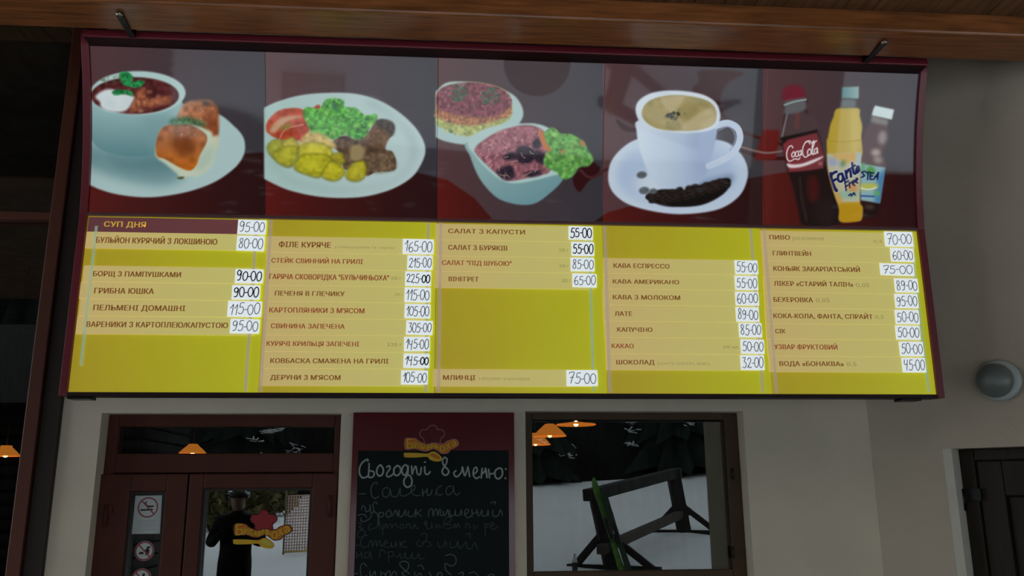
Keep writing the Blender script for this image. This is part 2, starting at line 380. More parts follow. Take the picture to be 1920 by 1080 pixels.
# ------------------------------------------------ tall dark window at the left edge
wl = root('window_1', (WL, 0.0, 0.0), 'tall dark window at the left edge with red brown bars', 'window', kind='structure')
pm = at(66, 900).x
MB().box(pm, WL, -0.03, 0.25, 0, SOF).build('corner_post', M['frame_dark'], wl, bevel=0.01)
pr = at(84, 745).x; pl = at(60, 745).x; pr = pm; pl = pm - 0.068
MB().box(pl, pr, -0.05, 0.12, 0, SOF).build('mullion', M['mullion_red'], wl, bevel=0.006)
zt0, zt1 = at(60, 414).z, at(60, 400).z
MB().box(-6.8, pl, -0.03, 0.1, zt0, zt1).build('transom_bar', M['mullion_red'], wl, bevel=0.004)
MB().box(-6.8, pl, 0.03, 0.04, zt1, SOF).build('upper_pane', M['glass_dim'], wl)
MB().box(-6.8, pl, 0.03, 0.04, 0, zt0).build('lower_pane', M['glass_dim'], wl)

# ------------------------------------------------ dark door in the side wall
d2 = root('door_2', C0 + DR * u0, 'dark panelled door in the side wall at the right edge', 'door', kind='structure')
REC = -0.14
b = MB()
us = uR(onR(1806, 905, REC))[0]
slabR(b, u0, us, 0, zt, REC - 0.01, -0.002)
b.build('reveal', M['plaster_grey'], d2)
def pR(ua, ub, za, zb, fa, fb, name, m, par, bev=0.004):
    q = MB(); slabR(q, ua, ub, za, zb, fa, fb); return q.build(name, m, par, bevel=bev)
b = MB(); slabR(b, us, us + 0.07, 0, zt, REC - 0.06, REC + 0.02); slabR(b, us + 0.07, u1, zt - 0.06, zt, REC - 0.06, REC + 0.02)
b.build('door_frame', M['door_dark'], d2, bevel=0.006)
b = MB(); s0 = us + 0.07
slabR(b, s0, s0 + 0.12, 0, zt - 0.06, REC - 0.06, REC); slabR(b, s0 + 0.55, s0 + 0.66, 0, zt - 0.06, REC - 0.06, REC)
slabR(b, s0 + 0.12, s0 + 0.55, zt - 0.24, zt - 0.06, REC - 0.06, REC); slabR(b, s0 + 0.12, s0 + 0.24, 0, zt - 0.24, REC - 0.06, REC - 0.035)
slabR(b, s0 + 0.24, s0 + 0.42, 0, zt - 0.24, REC - 0.06, REC - 0.01); slabR(b, s0 + 0.42, s0 + 0.55, 0, zt - 0.24, REC - 0.06, REC - 0.035)
b.build('door_panel', M['door_dark'], d2, bevel=0.008)
hz = uR(onR(1820, 935, REC))[1]
q = MB(); slabR(q, us - 0.012, us + 0.085, hz - 0.01, hz + 0.05, REC + 0.0, REC + 0.035)
q.tube([C0 + DR * (us - 0.002) + NR * (REC + 0.03) + Vector((0, 0, hz - 0.06)), C0 + DR * (us - 0.002) + NR * (REC + 0.03) + Vector((0, 0, hz + 0.05))], 0.014)
q.build('hinge', M['black_metal'], d2)

# ------------------------------------------------ round wall lamp
pc = onR(1874, 714); Mr = Matrix((DR, Vector((0, 0, 1)), NR)).transposed().to_4x4()
wlamp = root('wall_lamp', pc, 'round brushed metal wall lamp above the dark side door', 'lamp')
R0 = 0.104
MB().lathe([(R0, 0), (R0, 0.028), (R0 - 0.012, 0.034)], pc, 48, M=Mr).build('lamp_rim', M['steel_rim'], wlamp)  # pale rim and shifted dome stand in for a reflected bright crescent
MB().lathe([(R0 * 0.84 * math.cos(t), 0.03 + 0.07 * math.sin(t)) for t in [k * math.pi / 2 / 10 for k in range(10)]] + [(0.002, 0.10)], pc - DR * 0.014, 48, M=Mr).build('lamp_dome', M['steel'], wlamp)

# ------------------------------------------------ the dim room behind the glass
b = MB()
b.box(-8, -7.8, 0.3, 13, 0, 4.4); b.box(7.8, 8, 0.3, 13, 0, 4.2); b.box(-8, 8, 13, 13.2, 0, 4.4); b.box(WL, 8, 0.31, 0.33, 0, 0.001)
b.box(XC + 0.4, 8, 0.3, 0.4, 0, 4.2)
struct(b.build('wall_interior', M['room_dark']), 'dark panelled walls of the dining room seen through the glass', 'wall')
MB().box(-8, 8, 0.3, 13.2, -0.1, 0.0).build('floor_interior', M['room_dark'])['kind'] = 'structure'
MB().box(-8, 8, 0.3, 13.2, 4.36, 4.5).build('ceiling_interior', M['room_dark'])['kind'] = 'structure'
for o in (bpy.data.objects['floor_interior'], bpy.data.objects['ceiling_interior']):
    o['label'] = 'dark ' + o.name.split('_')[0] + ' of the dining room behind the glass'; o['category'] = o.name.split('_')[0]

def pendant(px, py, y, dia, hgt, label, dish=False):
    """px,py = centre of the lower rim in the photograph, y = how deep the lamp hangs in the room"""
    c = at(px, py, y); r = root('pendant_lamp', c, label, 'lamp', 'amber pendant lamps in the dining room')
    R = dia / 2
    if dish: prof = [(R, 0), (R * 0.97, 0.012), (R * 0.5, hgt * 0.7), (0.05, hgt), (0.045, hgt)]
    else: prof = [(R, 0), (R * 0.98, 0.01), (R * 0.72, hgt * 0.45), (R * 0.4, hgt * 0.85), (0.06, hgt), (0.045, hgt)]
    inner = [(p[0] * 0.95, p[1] - 0.004) for p in prof[::-1]]
    MB().lathe(prof + inner, c, 40, cap=False).build('lamp_shade', M['shade'], r)
    MB().lathe([(0.001, -0.022), (0.02, -0.014), (0.027, 0.0), (0.02, 0.03), (0.012, 0.05)], c + Vector((0, 0, 0.005)), 16).build('bulb', M['bulb'], r)
    MB().tube([c + Vector((0, 0, hgt)), Vector((c.x, c.y, 4.36))], 0.006).build('cord', M['black_metal'], r)
    return r
pendant(1031, 818, 7.0, 0.45, 0.165, 'amber pendant lamp with lit bulb, whole shade inside the brown window')
pendant(1004, 834, 9.5, 0.50, 0.19, 'amber pendant lamp half hidden by the left bar of the brown window')
pendant(1080, 797, 5.2, 0.46, 0.035, 'flat amber lamp seen edge on at the top of the brown window', True)
pendant(361, 850, 8.0, 0.37, 0.13, 'amber pendant lamp showing through the transom over the door')
pendant(10, 855, 6.0, 0.31, 0.12, 'amber pendant lamp behind the tall dark window at the left edge')

# porch pillar out front: it shows as the pale brown band at the edge of the brown window
_m = at(1327, 950, GY + 3.5).x
pp = root('porch_pillar', (_m + .25, GY - 3.25, 0), 'square cream plaster porch pillar out front, mirrored at the edge of the brown window', 'pillar')
MB().box(_m, _m + .5, GY - 3.5, GY - 3.0, 0.12, SOF_F).build('shaft', M['plaster'], pp, bevel=.01)
MB().box(_m - .04, _m + .54, GY - 3.54, GY - 2.96, 0.0, 0.12).build('base_block', M['stone'], pp, bevel=.01)

# ================================================================ the menu sign
YB = -0.60                                                     # face of the lower, flat part
XL, XR = -1.686, 2.403; Z0 = 2.937; ZB = 2.099
HA, HB, ZT = 0.08, 0.218, 3.711                                # the picture part curves forward: y = YB - a dz - b dz^2
def ycurve(z): d = max(0.0, z - Z0); return YB - HA * d - HB * d * d
sign = root('menu_board', ((XL + XR) / 2, 0, ZB), 'long maroon framed light box menu with food photos above yellow price columns', 'menu sign')

# ---------------------------------------------------------------- the printed pictures, painted as ink densities
OX, OY, CW, CH = 150, 60, 1590, 380
can = np.zeros((CH, CW, 3))
YY, XX = np.mgrid[0:CH, 0:CW]; XX = XX + OX + 0.5; YY = YY + OY + 0.5
def A3(c): return np.array(c[:3], float)
def vnoise(sc, seed):
    r = np.random.default_rng(seed); gw, gh = int(CW / sc) + 3, int(CH / sc) + 3
    g = r.random((gh, gw)); u = np.arange(CW) / sc; v = np.arange(CH) / sc
    iu, iv = u.astype(int), v.astype(int); fu, fv = u - iu, (v - iv)[:, None]
    fu = fu * fu * (3 - 2 * fu); fv = fv * fv * (3 - 2 * fv)
    a, b_, c, d = g[iv][:, iu], g[iv][:, iu + 1], g[iv + 1][:, iu], g[iv + 1][:, iu + 1]
    return (a * (1 - fu) + b_ * fu) * (1 - fv) + (c * (1 - fu) + d * fu) * fv
def blur(m, r):
    if r < 0.5: return m
    for ax in (0, 1):
        for _ in range(2):
            k = max(1, int(round(r))); p = np.pad(m, [(k, k) if i == ax else (0, 0) for i in (0, 1)], mode='edge')
            cs = np.cumsum(p, axis=ax); cs = np.concatenate([np.zeros_like(np.take(cs, [0], ax)), cs], ax)
            n = m.shape[ax]; m = (np.take(cs, np.arange(2 * k + 1, 2 * k + 1 + n), ax) - np.take(cs, np.arange(0, n), ax)) / (2 * k + 1)
    return m
def window(P, pad):
    x0 = max(0, int(min(p[0] for p in P) - OX - pad)); x1 = min(CW, int(max(p[0] for p in P) - OX + pad) + 2)
    y0 = max(0, int(min(p[1] for p in P) - OY - pad)); y1 = min(CH, int(max(p[1] for p in P) - OY + pad) + 2)
    return x0, x1, y0, y1
def inside(P, x0, x1, y0, y1, ss=3):
    gx = (np.arange((x1 - x0) * ss) + 0.5) / ss + x0 + OX; gy = (np.arange((y1 - y0) * ss) + 0.5) / ss + y0 + OY
    m = np.zeros((len(gy), len(gx)), bool); n = len(P)
    for i in range(n):
        (ax, ay), (bx, by) = P[i], P[(i + 1) % n]
        if ay == by: continue
        sel = ((gy >= min(ay, by)) & (gy < max(ay, by)))
        xi = ax + (gy - ay) / (by - ay) * (bx - ax)
        m ^= sel[:, None] & (gx[None, :] > xi[:, None])
    return m.reshape(y1 - y0, ss, x1 - x0, ss).mean((1, 3))
class Fr:
    """tracing frame of one picture: scale and origin"""
    def __init__(s, ox, oy, k): s.o = (ox, oy); s.k = k
    def __call__(s, *P): return [(s.o[0] + p[0] / s.k, s.o[1] + p[1] / s.k) for p in P]
def col_of(c, x0, x1, y0, y1):
    if isinstance(c, dict):
        (ax, ay), (bx, by) = c['a'], c['b']; X, Y = XX[y0:y1, x0:x1], YY[y0:y1, x0:x1]
        t = np.clip(((X - ax) * (bx - ax) + (Y - ay) * (by - ay)) / ((bx - ax) ** 2 + (by - ay) ** 2), 0, 1)[..., None]
        r = A3(c['c0']) * (1 - t) + A3(c['c1']) * t
    else: r = np.broadcast_to(A3(c), (y1 - y0, x1 - x0, 3))
    return r
TEX = {}
def fill(P, c, fe=1.0, sm=True, al=1.0, tex=None, clip=None):
    if sm: P = smooth(P, 6, True)
    x0, x1, y0, y1 = window(P, fe * 2 + 2)
    if x1 <= x0 or y1 <= y0: return None
    m = blur(inside(P, x0, x1, y0, y1), fe) * al
    if clip is not None: m = m * clip[y0:y1, x0:x1]
    r = col_of(c, x0, x1, y0, y1)
    if tex:
        k = ('n', tex[0], tex[2] if len(tex) > 2 else 1)
        if k not in TEX: TEX[k] = vnoise(k[1], k[2])
        r = r * (1 + (TEX[k][y0:y1, x0:x1, None] - 0.5) * 2 * tex[1])
    can[y0:y1, x0:x1] = can[y0:y1, x0:x1] * (1 - m[..., None]) + r * m[..., None]
def maskof(P, sm=True, fe=1.0):
    if sm: P = smooth(P, 6, True)
    M_ = np.zeros((CH, CW)); x0, x1, y0, y1 = window(P, fe * 2 + 2); M_[y0:y1, x0:x1] = blur(inside(P, x0, x1, y0, y1), fe); return M_
def ell(cx, cy, rx, ry, ang=0, n=20):
    ca, sa = math.cos(ang), math.sin(ang)
    return [(cx + rx * math.cos(t) * ca - ry * math.sin(t) * sa, cy + rx * math.cos(t) * sa + ry * math.sin(t) * ca) for t in [2 * math.pi * k / n for k in range(n)]]
def line(P, wd, c, fe=0.7, al=1.0, sm=True, clip=None):
    if sm: P = smooth(P, 6)
    x0, x1, y0, y1 = window(P, wd + fe * 2 + 2)
    if x1 <= x0 or y1 <= y0: return
    X, Y = XX[y0:y1, x0:x1], YY[y0:y1, x0:x1]; d = np.full(X.shape, 1e9)
    for (ax, ay), (bx, by) in zip(P[:-1], P[1:]):
        L = (bx - ax) ** 2 + (by - ay) ** 2 + 1e-9; t = np.clip(((X - ax) * (bx - ax) + (Y - ay) * (by - ay)) / L, 0, 1)
        d = np.minimum(d, np.hypot(X - ax - t * (bx - ax), Y - ay - t * (by - ay)))
    m = np.clip((wd / 2 - d) / max(fe, 0.5) + 0.5, 0, 1) * al
    if clip is not None: m = m * clip[y0:y1, x0:x1]
    can[y0:y1, x0:x1] = can[y0:y1, x0:x1] * (1 - m[..., None]) + A3(c) * m[..., None]
def dabs(P, n, cols, r0, r1, fe=0.8, seed=1, al=0.85, asp=0.6, sm=True, wobble=0):
    R = np.random.default_rng(seed); m = maskof(P, sm); ys, xs = np.where(m > 0.5)
    if len(ys) == 0: return
    for _ in range(n):
        k = R.integers(len(ys)); r = R.uniform(r0, r1); c = np.array(cols[R.integers(len(cols))], float) * R.uniform(0.85, 1.12)
        E = ell(xs[k] + OX, ys[k] + OY, r, r * R.uniform(asp, 1), R.uniform(0, 3.14), 10)
        if wobble: E = [(p[0] + R.normal() * r * wobble, p[1] + R.normal() * r * wobble) for p in E]
        fill(E, c, fe, True, al, clip=m)
def G(a, b, c0, c1): return dict(a=a, b=b, c0=c0, c1=c1)

# ---- red prints with reflected haze painted brown on the upper field, each print brighter red on one side
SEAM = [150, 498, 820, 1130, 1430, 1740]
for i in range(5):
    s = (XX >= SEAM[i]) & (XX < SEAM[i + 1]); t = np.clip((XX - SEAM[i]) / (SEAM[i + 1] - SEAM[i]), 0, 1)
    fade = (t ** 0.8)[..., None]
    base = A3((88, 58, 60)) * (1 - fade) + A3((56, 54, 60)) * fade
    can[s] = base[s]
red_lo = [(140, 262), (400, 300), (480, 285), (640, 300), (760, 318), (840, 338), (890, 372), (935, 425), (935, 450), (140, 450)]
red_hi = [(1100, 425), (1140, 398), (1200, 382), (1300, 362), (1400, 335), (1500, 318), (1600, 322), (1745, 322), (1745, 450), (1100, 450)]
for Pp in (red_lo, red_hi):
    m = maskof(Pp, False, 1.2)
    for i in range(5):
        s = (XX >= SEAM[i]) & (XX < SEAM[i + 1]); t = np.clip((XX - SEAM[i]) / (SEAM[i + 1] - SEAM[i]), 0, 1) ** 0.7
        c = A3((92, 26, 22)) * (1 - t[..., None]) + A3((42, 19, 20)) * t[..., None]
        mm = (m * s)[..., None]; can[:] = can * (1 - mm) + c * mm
f3 = Fr(800, 80, 3.176); f4 = Fr(1100, 100, 3.2727); f2 = Fr(480, 100, 3.376); f1 = Fr(160, 120, 4.0); f5 = Fr(1440, 140, 3.6)
fill(ell(1007, 120, 62, 60), (44, 14, 15), 1.2)  # dark shapes from here: gaps in the reflected haze, painted into the print
fill(f3((1130, 455), (1200, 500), (1250, 510), (1245, 530), (1180, 525), (1140, 490)), (52, 18, 20), 1)
fill(f3((870, 820), (900, 760), (970, 708), (1030, 740), (1022, 775), (960, 830), (908, 890)), (50, 18, 20), 1)
line(f3((920, 760), (960, 800), (1010, 795), (1060, 760), (1100, 745)), 5, (70, 36, 38), 1)
fill(f4((700, 105), (960, 118), (880, 170), (830, 240), (820, 330), (870, 420), (760, 330), (650, 235), (690, 170)), (56, 20, 18), 1.5)
line(f4((950, 480), (1060, 520), (1200, 560)), 6, (60, 24, 24), 1); line(f4((960, 600), (1080, 640), (1220, 645)), 7, (56, 20, 22), 1)
fill(f4((1080, 470), (1190, 470), (1160, 655), (1030, 655)), (98, 24, 22), 1.5, False); line(f4((950, 575), (1090, 610), (1200, 600)), 4, (120, 96, 92), 1)
# ---- soup, two glazed buns, saucer
fill(f1((-80, 560), (400, 300), (800, 310), (1000, 375), (1120, 470), (1180, 540), (1198, 610), (1185, 690), (1120, 780), (980, 880), (800, 950), (600, 990), (430, 1000), (250, 980), (120, 945), (20, 900), (-80, 840)), (172, 198, 196), 1.2)
fill(f1((-60, 600), (200, 620), (600, 620), (780, 700), (740, 840), (640, 900), (480, 905), (250, 860), (60, 790), (-60, 700)), (106, 142, 146), 10, True, 0.9)
fill(f1((150, 690), (330, 720), (560, 690), (680, 760), (560, 800), (300, 780)), (84, 124, 128), 8, True, 0.7)
fill(f1((-20, 280), (35, 540), (100, 630), (200, 670), (330, 692), (450, 690), (540, 665), (610, 600), (680, 480), (728, 310), (680, 270), (400, 250), (60, 250)), G(f1((0, 300))[0], f1((0, 690))[0], (156, 188, 188), (92, 134, 138)), 1.2)
fill(f1((430, 400), (540, 390), (690, 400), (600, 590), (500, 660)), (118, 154, 156), 8, True, 0.5)
fill(ell(*f1((395, 217))[0], 357 / 4, 164 / 4), (176, 204, 200), 1)
sp = ell(*f1((372, 237))[0], 330 / 4, 138 / 4); fill(sp, (82, 36, 36), 1.2, True, 1, (7, 0.25)); spm = maskof(sp)
fill(f1((340, 330), (400, 190), (450, 180), (470, 260), (620, 240), (640, 290), (560, 310), (420, 330), (330, 370)), (156, 92, 62), 3, True, 0.9, (5, 0.25), spm)
dabs(f1((350, 360), (400, 200), (620, 220), (640, 300), (500, 340), (400, 370)), 26, [(176, 104, 70), (140, 66, 48), (205, 150, 120), (150, 84, 60)], 2, 5, 1.6, 3, 0.6)
dabs(sp, 22, [(110, 52, 46), (64, 26, 28), (140, 96, 84)], 1, 3, 1, 4, 0.6)
fill(f1((75, 245), (130, 200), (200, 188), (260, 215), (360, 240), (355, 280), (310, 345), (240, 363), (160, 350), (115, 320), (110, 285)), (212, 222, 222), 1.5)
fill(f1((150, 250), (210, 280), (230, 330), (180, 320)), (180, 196, 200), 5, True, 0.5); fill(f1((280, 260), (340, 250), (320, 310), (280, 330)), (190, 204, 206), 5, True, 0.5)
for P in (((255, 75), (305, 55), (355, 90), (350, 140), (330, 165), (290, 160), (265, 130)), ((340, 150), (400, 120), (445, 135), (420, 165), (380, 178), (335, 172)), ((200, 210), (250, 190), (345, 205), (352, 242), (300, 225), (225, 235))):
    fill(f1(*P), (38, 128, 70), 1.2, True, 1, (4, 0.3))
dabs(f1((110, 100), (260, 90), (260, 170), (160, 160)), 26, [(96, 120, 84), (70, 92, 60), (120, 84, 60)], 1, 3, 1, 6, 0.5)
fill(f1((700, 370), (740, 300), (830, 270), (930, 272), (990, 320), (1002, 420), (995, 540), (960, 590), (900, 500), (840, 460), (690, 420)), G(f1((760, 280))[0], f1((980, 500))[0], (172, 122, 92), (142, 70, 36)), 1.5, True, 1, (9, 0.18))
fill(f1((880, 280), (930, 285), (930, 310), (880, 310)), (80, 62, 54), 2); fill(f1((940, 560), (1000, 540), (990, 640), (950, 640)), (196, 200, 168), 2)
fill(f1((528, 640), (540, 705), (600, 750), (690, 825), (712, 860), (780, 845), (850, 838), (940, 775), (975, 680), (962, 560), (905, 490), (600, 470)), (196, 206, 182), 1.5)
fill(f1((860, 690), (960, 600), (960, 700), (900, 780), (830, 800)), (166, 188, 172), 6, True, 0.7)
fill(f1((528, 600), (560, 500), (610, 460), (700, 448), (800, 460), (902, 525), (908, 590), (860, 680), (832, 760), (780, 800), (700, 772), (600, 715), (538, 690)), G(f1((700, 450))[0], f1((700, 780))[0], (160, 108, 86), (172, 92, 24)), 1.4, True, 1, (10, 0.15))
fill(ell(*f1((745, 610))[0], 22, 20), (104, 48, 20), 9, True, 0.75)
fill(f1((640, 415), (760, 398), (880, 430), (905, 470), (780, 452), (650, 455)), (60, 108, 70), 3, True, 0.85, (4, 0.3))
dabs(f1((680, 470), (860, 470), (880, 540), (720, 560)), 26, [(210, 190, 176), (190, 160, 140)], 0.6, 1.6, 0.6, 8, 0.8); dabs(f1((780, 300), (960, 310), (960, 440), (820, 420)), 22, [(206, 186, 170)], 0.6, 1.5, 0.6, 9, 0.8)
fill(f1((690, 850), (740, 845), (730, 862), (700, 862)), (70, 76, 40), 1.2)
# ---- grilled fillet plate
pl2 = f2((-60, 395), (46, 345), (150, 300), (300, 262), (480, 249), (640, 257), (780, 298), (900, 368), (1000, 458), (1058, 548), (1072, 625), (1040, 712), (980, 790), (860, 860), (700, 905), (540, 916), (380, 905), (220, 870), (120, 830), (46, 792), (-60, 740))
pm2 = maskof([(495, 60), (830, 60), (830, 440), (495, 440)], False, 0.5)
fill(pl2, G(f2((60, 500))[0], f2((1060, 560))[0], (168, 196, 190), (186, 206, 206)), 1.2, clip=pm2)
fill(f2((60, 640), (250, 790), (560, 850), (860, 800), (980, 640), (900, 440), (700, 330), (760, 300), (1020, 560), (900, 800), (560, 880), (200, 820)), (150, 178, 172), 7, True, 0.5, clip=pm2)
fill(f2((62, 480), (80, 420), (150, 360), (260, 346), (330, 365), (400, 325), (410, 420), (340, 480), (330, 545), (260, 555), (150, 545), (88, 515)), (176, 76, 54), 1.4, True, 1, (7, 0.15), pm2)
fill(f2((85, 490), (140, 420), (220, 395), (300, 400), (200, 432), (130, 500)), (196, 152, 120), 2); fill(f2((130, 500), (200, 450), (320, 430), (330, 500), (260, 548), (150, 545)), (168, 66, 44), 2, True, 1, (5, 0.15))
line(f2((150, 540), (190, 480), (300, 450)), 3, (200, 140, 116), 1.2, 0.7); fill(f2((150, 470), (210, 440), (230, 455), (170, 490)), (130, 140, 60), 2, True, 0.7)
lt = f2((298, 385), (320, 340), (400, 350), (440, 295), (500, 285), (555, 300), (562, 340), (630, 345), (690, 392), (760, 385), (760, 430), (715, 480), (690, 535), (640, 548), (560, 515), (500, 545), (430, 530), (370, 540), (335, 470))
fill(lt, (86, 162, 68), 1.2, True, 1, (6, 0.25))
dabs(lt, 170, [(110, 190, 84), (70, 140, 60), (140, 200, 100), (54, 120, 60), (96, 176, 74)], 1.5, 5, 0.8, 11, 0.8, 0.4, wobble=0.25)
dabs(f2((560, 420), (720, 420), (690, 540), (600, 540)), 40, [(60, 140, 66), (90, 176, 84), (44, 104, 54)], 1.5, 4, 0.8, 12, 0.8, 0.4, wobble=0.3); dabs(f2((440, 295), (560, 300), (540, 350), (450, 350)), 18, [(64, 126, 92), (48, 104, 76)], 1.5, 4, 1, 13, 0.7)
mt = f2((480, 570), (560, 520), (640, 548), (700, 520), (765, 425), (830, 425), (872, 450), (872, 500), (830, 560), (822, 610), (865, 625), (888, 700), (870, 742), (760, 752), (700, 775), (660, 720), (560, 735), (545, 650))
fill(mt, (92, 72, 56), 1.4, True, 1, (6, 0.3)); dabs(mt, 90, [(70, 52, 42), (120, 92, 68), (56, 44, 38), (104, 78, 52), (136, 112, 84)], 2, 6, 1.2, 14, 0.7, 0.4, wobble=0.2)
fill(f2((765, 425), (830, 420), (875, 450), (872, 510), (840, 520), (770, 460)), (62, 54, 48), 2, True, 0.9, (3, 0.4)); fill(f2((600, 590), (660, 580), (690, 620), (660, 680), (600, 670)), (152, 132, 92), 2.5)
fill(f2((700, 660), (830, 620), (886, 690), (866, 740), (740, 750)), (112, 92, 70), 3, True, 0.8, (5, 0.25)); fill(f2((720, 490), (800, 475), (840, 510), (810, 580), (720, 580)), (112, 78, 46), 3, True, 0.8, (5, 0.2))
fill(f2((270, 580), (330, 500), (440, 520), (505, 600), (300, 610)), (196, 172, 104), 2, True, 1, (6, 0.15))
for P, c in ((((68, 600), (110, 550), (170, 560), (170, 640), (110, 665)), (150, 152, 58)), (((170, 560), (230, 535), (270, 580), (260, 640), (180, 610)), (176, 164, 74)), (((110, 640), (190, 590), (262, 600), (250, 690), (205, 725), (130, 690)), (166, 162, 50)), (((270, 610), (310, 570), (420, 570), (482, 620), (475, 690), (290, 690)), (186, 178, 60)), (((470, 650), (540, 632), (562, 700), (500, 700)), (152, 142, 40)), (((250, 690), (300, 640), (440, 640), (470, 680), (420, 770), (390, 790), (330, 775), (245, 738)), (172, 166, 38)), (((415, 770), (468, 688), (540, 712), (562, 760), (512, 808), (450, 802)), (176, 168, 38)), (((566, 770), (600, 712), (640, 685), (692, 690), (696, 770), (650, 812), (590, 806)), (170, 160, 40))):
    fill(f2(*P), tuple(v * 0.55 for v in c), 2, clip=pm2, al=0.8); q = f2(*P); cx = sum(p[0] for p in q) / len(q); cy = sum(p[1] for p in q) / len(q)
    fill([(cx + (p[0] - cx) * 0.95, cy - 1 + (p[1] - cy) * 0.93) for p in q], c, 1.6, True, 1, (6, 0.12), pm2); fill([(cx + (p[0] - cx) * 0.5, cy - 4 + (p[1] - cy) * 0.45) for p in q], tuple(min(255, v * 1.14 + 6) for v in c), 4, True, 0.7, clip=pm2)
# ---- layered salad and bowl of beet salad
fill(f3((-40, 350), (50, 292), (130, 235), (300, 240), (480, 290), (555, 355), (574, 440), (510, 520), (380, 580), (240, 607), (120, 590), (50, 562), (-40, 520)), (172, 198, 196), 1.2, clip=maskof([(817, 60), (1130, 60), (1130, 440), (817, 440)], False, .5))
pm3 = maskof([(817, 60), (1130, 60), (1130, 440), (817, 440)], False, 0.5)
cake = f3((40, 320), (58, 300), (120, 255), (280, 235), (430, 265), (500, 325), (502, 440), (420, 500), (280, 558), (160, 540), (55, 490), (40, 480))
fill(cake, (172, 178, 112), 1.2, True, 1, (5, 0.15), pm3); ckm = maskof(cake) * pm3
dabs(f3((58, 470), (270, 500), (500, 430), (420, 500), (270, 556), (120, 535)), 70, [(190, 196, 130), (150, 166, 96), (90, 120, 70), (206, 206, 160)], 1, 3.2, 0.8, 21, 0.8)
fill(f3((58, 380), (180, 420), (280, 432), (400, 420), (500, 370), (500, 430), (400, 470), (270, 495), (150, 480), (58, 440)), (164, 112, 82), 2, True, 0.95, (4, 0.25), ckm)
dabs(f3((58, 400), (270, 440), (500, 400), (490, 440), (270, 490), (70, 460)), 50, [(196, 120, 76), (190, 160, 140), (110, 60, 56), (150, 96, 70)], 1, 3.4, 0.8, 22, 0.8)
fill(f3((58, 300), (120, 250), (280, 232), (430, 262), (502, 325), (500, 380), (400, 440), (280, 445), (160, 425), (58, 385)), (122, 68, 78), 1.5, True, 1, (5, 0.25), ckm)
dabs(f3((70, 300), (280, 240), (490, 320), (480, 400), (280, 440), (90, 400)), 130, [(150, 92, 104), (96, 46, 58), (176, 130, 140), (130, 70, 84), (84, 40, 50)], 1, 3.2, 0.8, 23, 0.75)
for cx, cy, sd in ((190, 300, 24), (380, 320, 25)): dabs(f3(*[(cx + 62 * math.cos(t), cy + 55 * math.sin(t)) for t in [k * .63 for k in range(10)]]), 60, [(46, 92, 60), (34, 74, 50), (70, 118, 76)], 1, 3.4, 0.8, sd, 0.85, 0.35)
dabs(f3((190, 245), (250, 245), (250, 270), (200, 270)), 8, [(190, 210, 206)], 0.7, 1.6, 0.6, 26)
fill(f3((242, 590), (260, 680), (310, 800), (380, 890), (450, 940), (560, 966), (650, 955), (730, 900), (800, 832), (830, 760), (800, 640), (500, 560)), G(f3((420, 700))[0], f3((560, 960))[0], (140, 174, 174), (112, 152, 158)), 1.3)
fill(f3((242, 592), (300, 535), (420, 494), (560, 481), (660, 484), (745, 520), (800, 600), (832, 700), (815, 772), (740, 795), (620, 825), (520, 838), (450, 822), (380, 772), (300, 690)), (176, 202, 198), 1.2)
sl = f3((285, 640), (340, 580), (450, 520), (600, 490), (700, 530), (730, 640), (735, 765), (620, 800), (490, 824), (430, 792), (350, 720)); fill(sl, (150, 96, 106), 1.4, True, 1, (6, 0.2))
dabs(sl, 170, [(176, 118, 126), (130, 78, 90), (190, 140, 140), (110, 62, 74), (160, 100, 96)], 1, 3.6, 0.8, 31, 0.75, 0.3)
for P in (((530, 640), (580, 612), (640, 640), (640, 700), (580, 725), (540, 700)), ((640, 640), (700, 660), (705, 720), (650, 710)), ((420, 760), (500, 730), (525, 800), (470, 818), (430, 790)), ((600, 770), (680, 760), (670, 790), (600, 800)), ((460, 670), (520, 650), (530, 690), (470, 700)), ((630, 590), (670, 570), (680, 620), (640, 625))): fill(f3(*P), (50, 40, 52), 1.6, True, 1, (4, 0.25))
R = np.random.default_rng(33); slm = maskof(sl)
for _ in range(44):
    k = f3((R.uniform(300, 720), R.uniform(500, 810)))[0]; a = R.uniform(0, 3.14); L = R.uniform(5, 14)
    line([k, (k[0] + L * .5 * math.cos(a) + R.normal(), k[1] + L * .5 * math.sin(a) + R.normal()), (k[0] + L * math.cos(a), k[1] + L * math.sin(a))], 1.3, [(206, 160, 160), (186, 140, 130), (200, 176, 166)][R.integers(3)], 0.8, 0.8, clip=slm)
lb = f3((690, 560), (745, 503), (800, 540), (865, 545), (935, 590), (962, 640), (992, 690), (965, 735), (905, 745), (870, 795), (815, 815), (770, 770), (715, 745), (695, 700), (715, 640))
fill(lb, (98, 158, 78), 1.3, True, 1, (6, 0.22)); dabs(lb, 120, [(126, 184, 94), (78, 134, 66), (110, 172, 86), (64, 112, 62), (150, 196, 110)], 1.5, 5, 0.8, 34, 0.75, 0.4, wobble=0.25)
fill(f3((668, 528), (690, 530), (715, 595), (745, 640), (715, 642), (680, 590)), (190, 120, 70), 1.2); fill(f3((800, 640), (825, 640), (815, 665)), (180, 120, 70), 1); fill(f3((915, 580), (940, 590), (935, 620), (915, 610)), (170, 124, 70), 1.2)
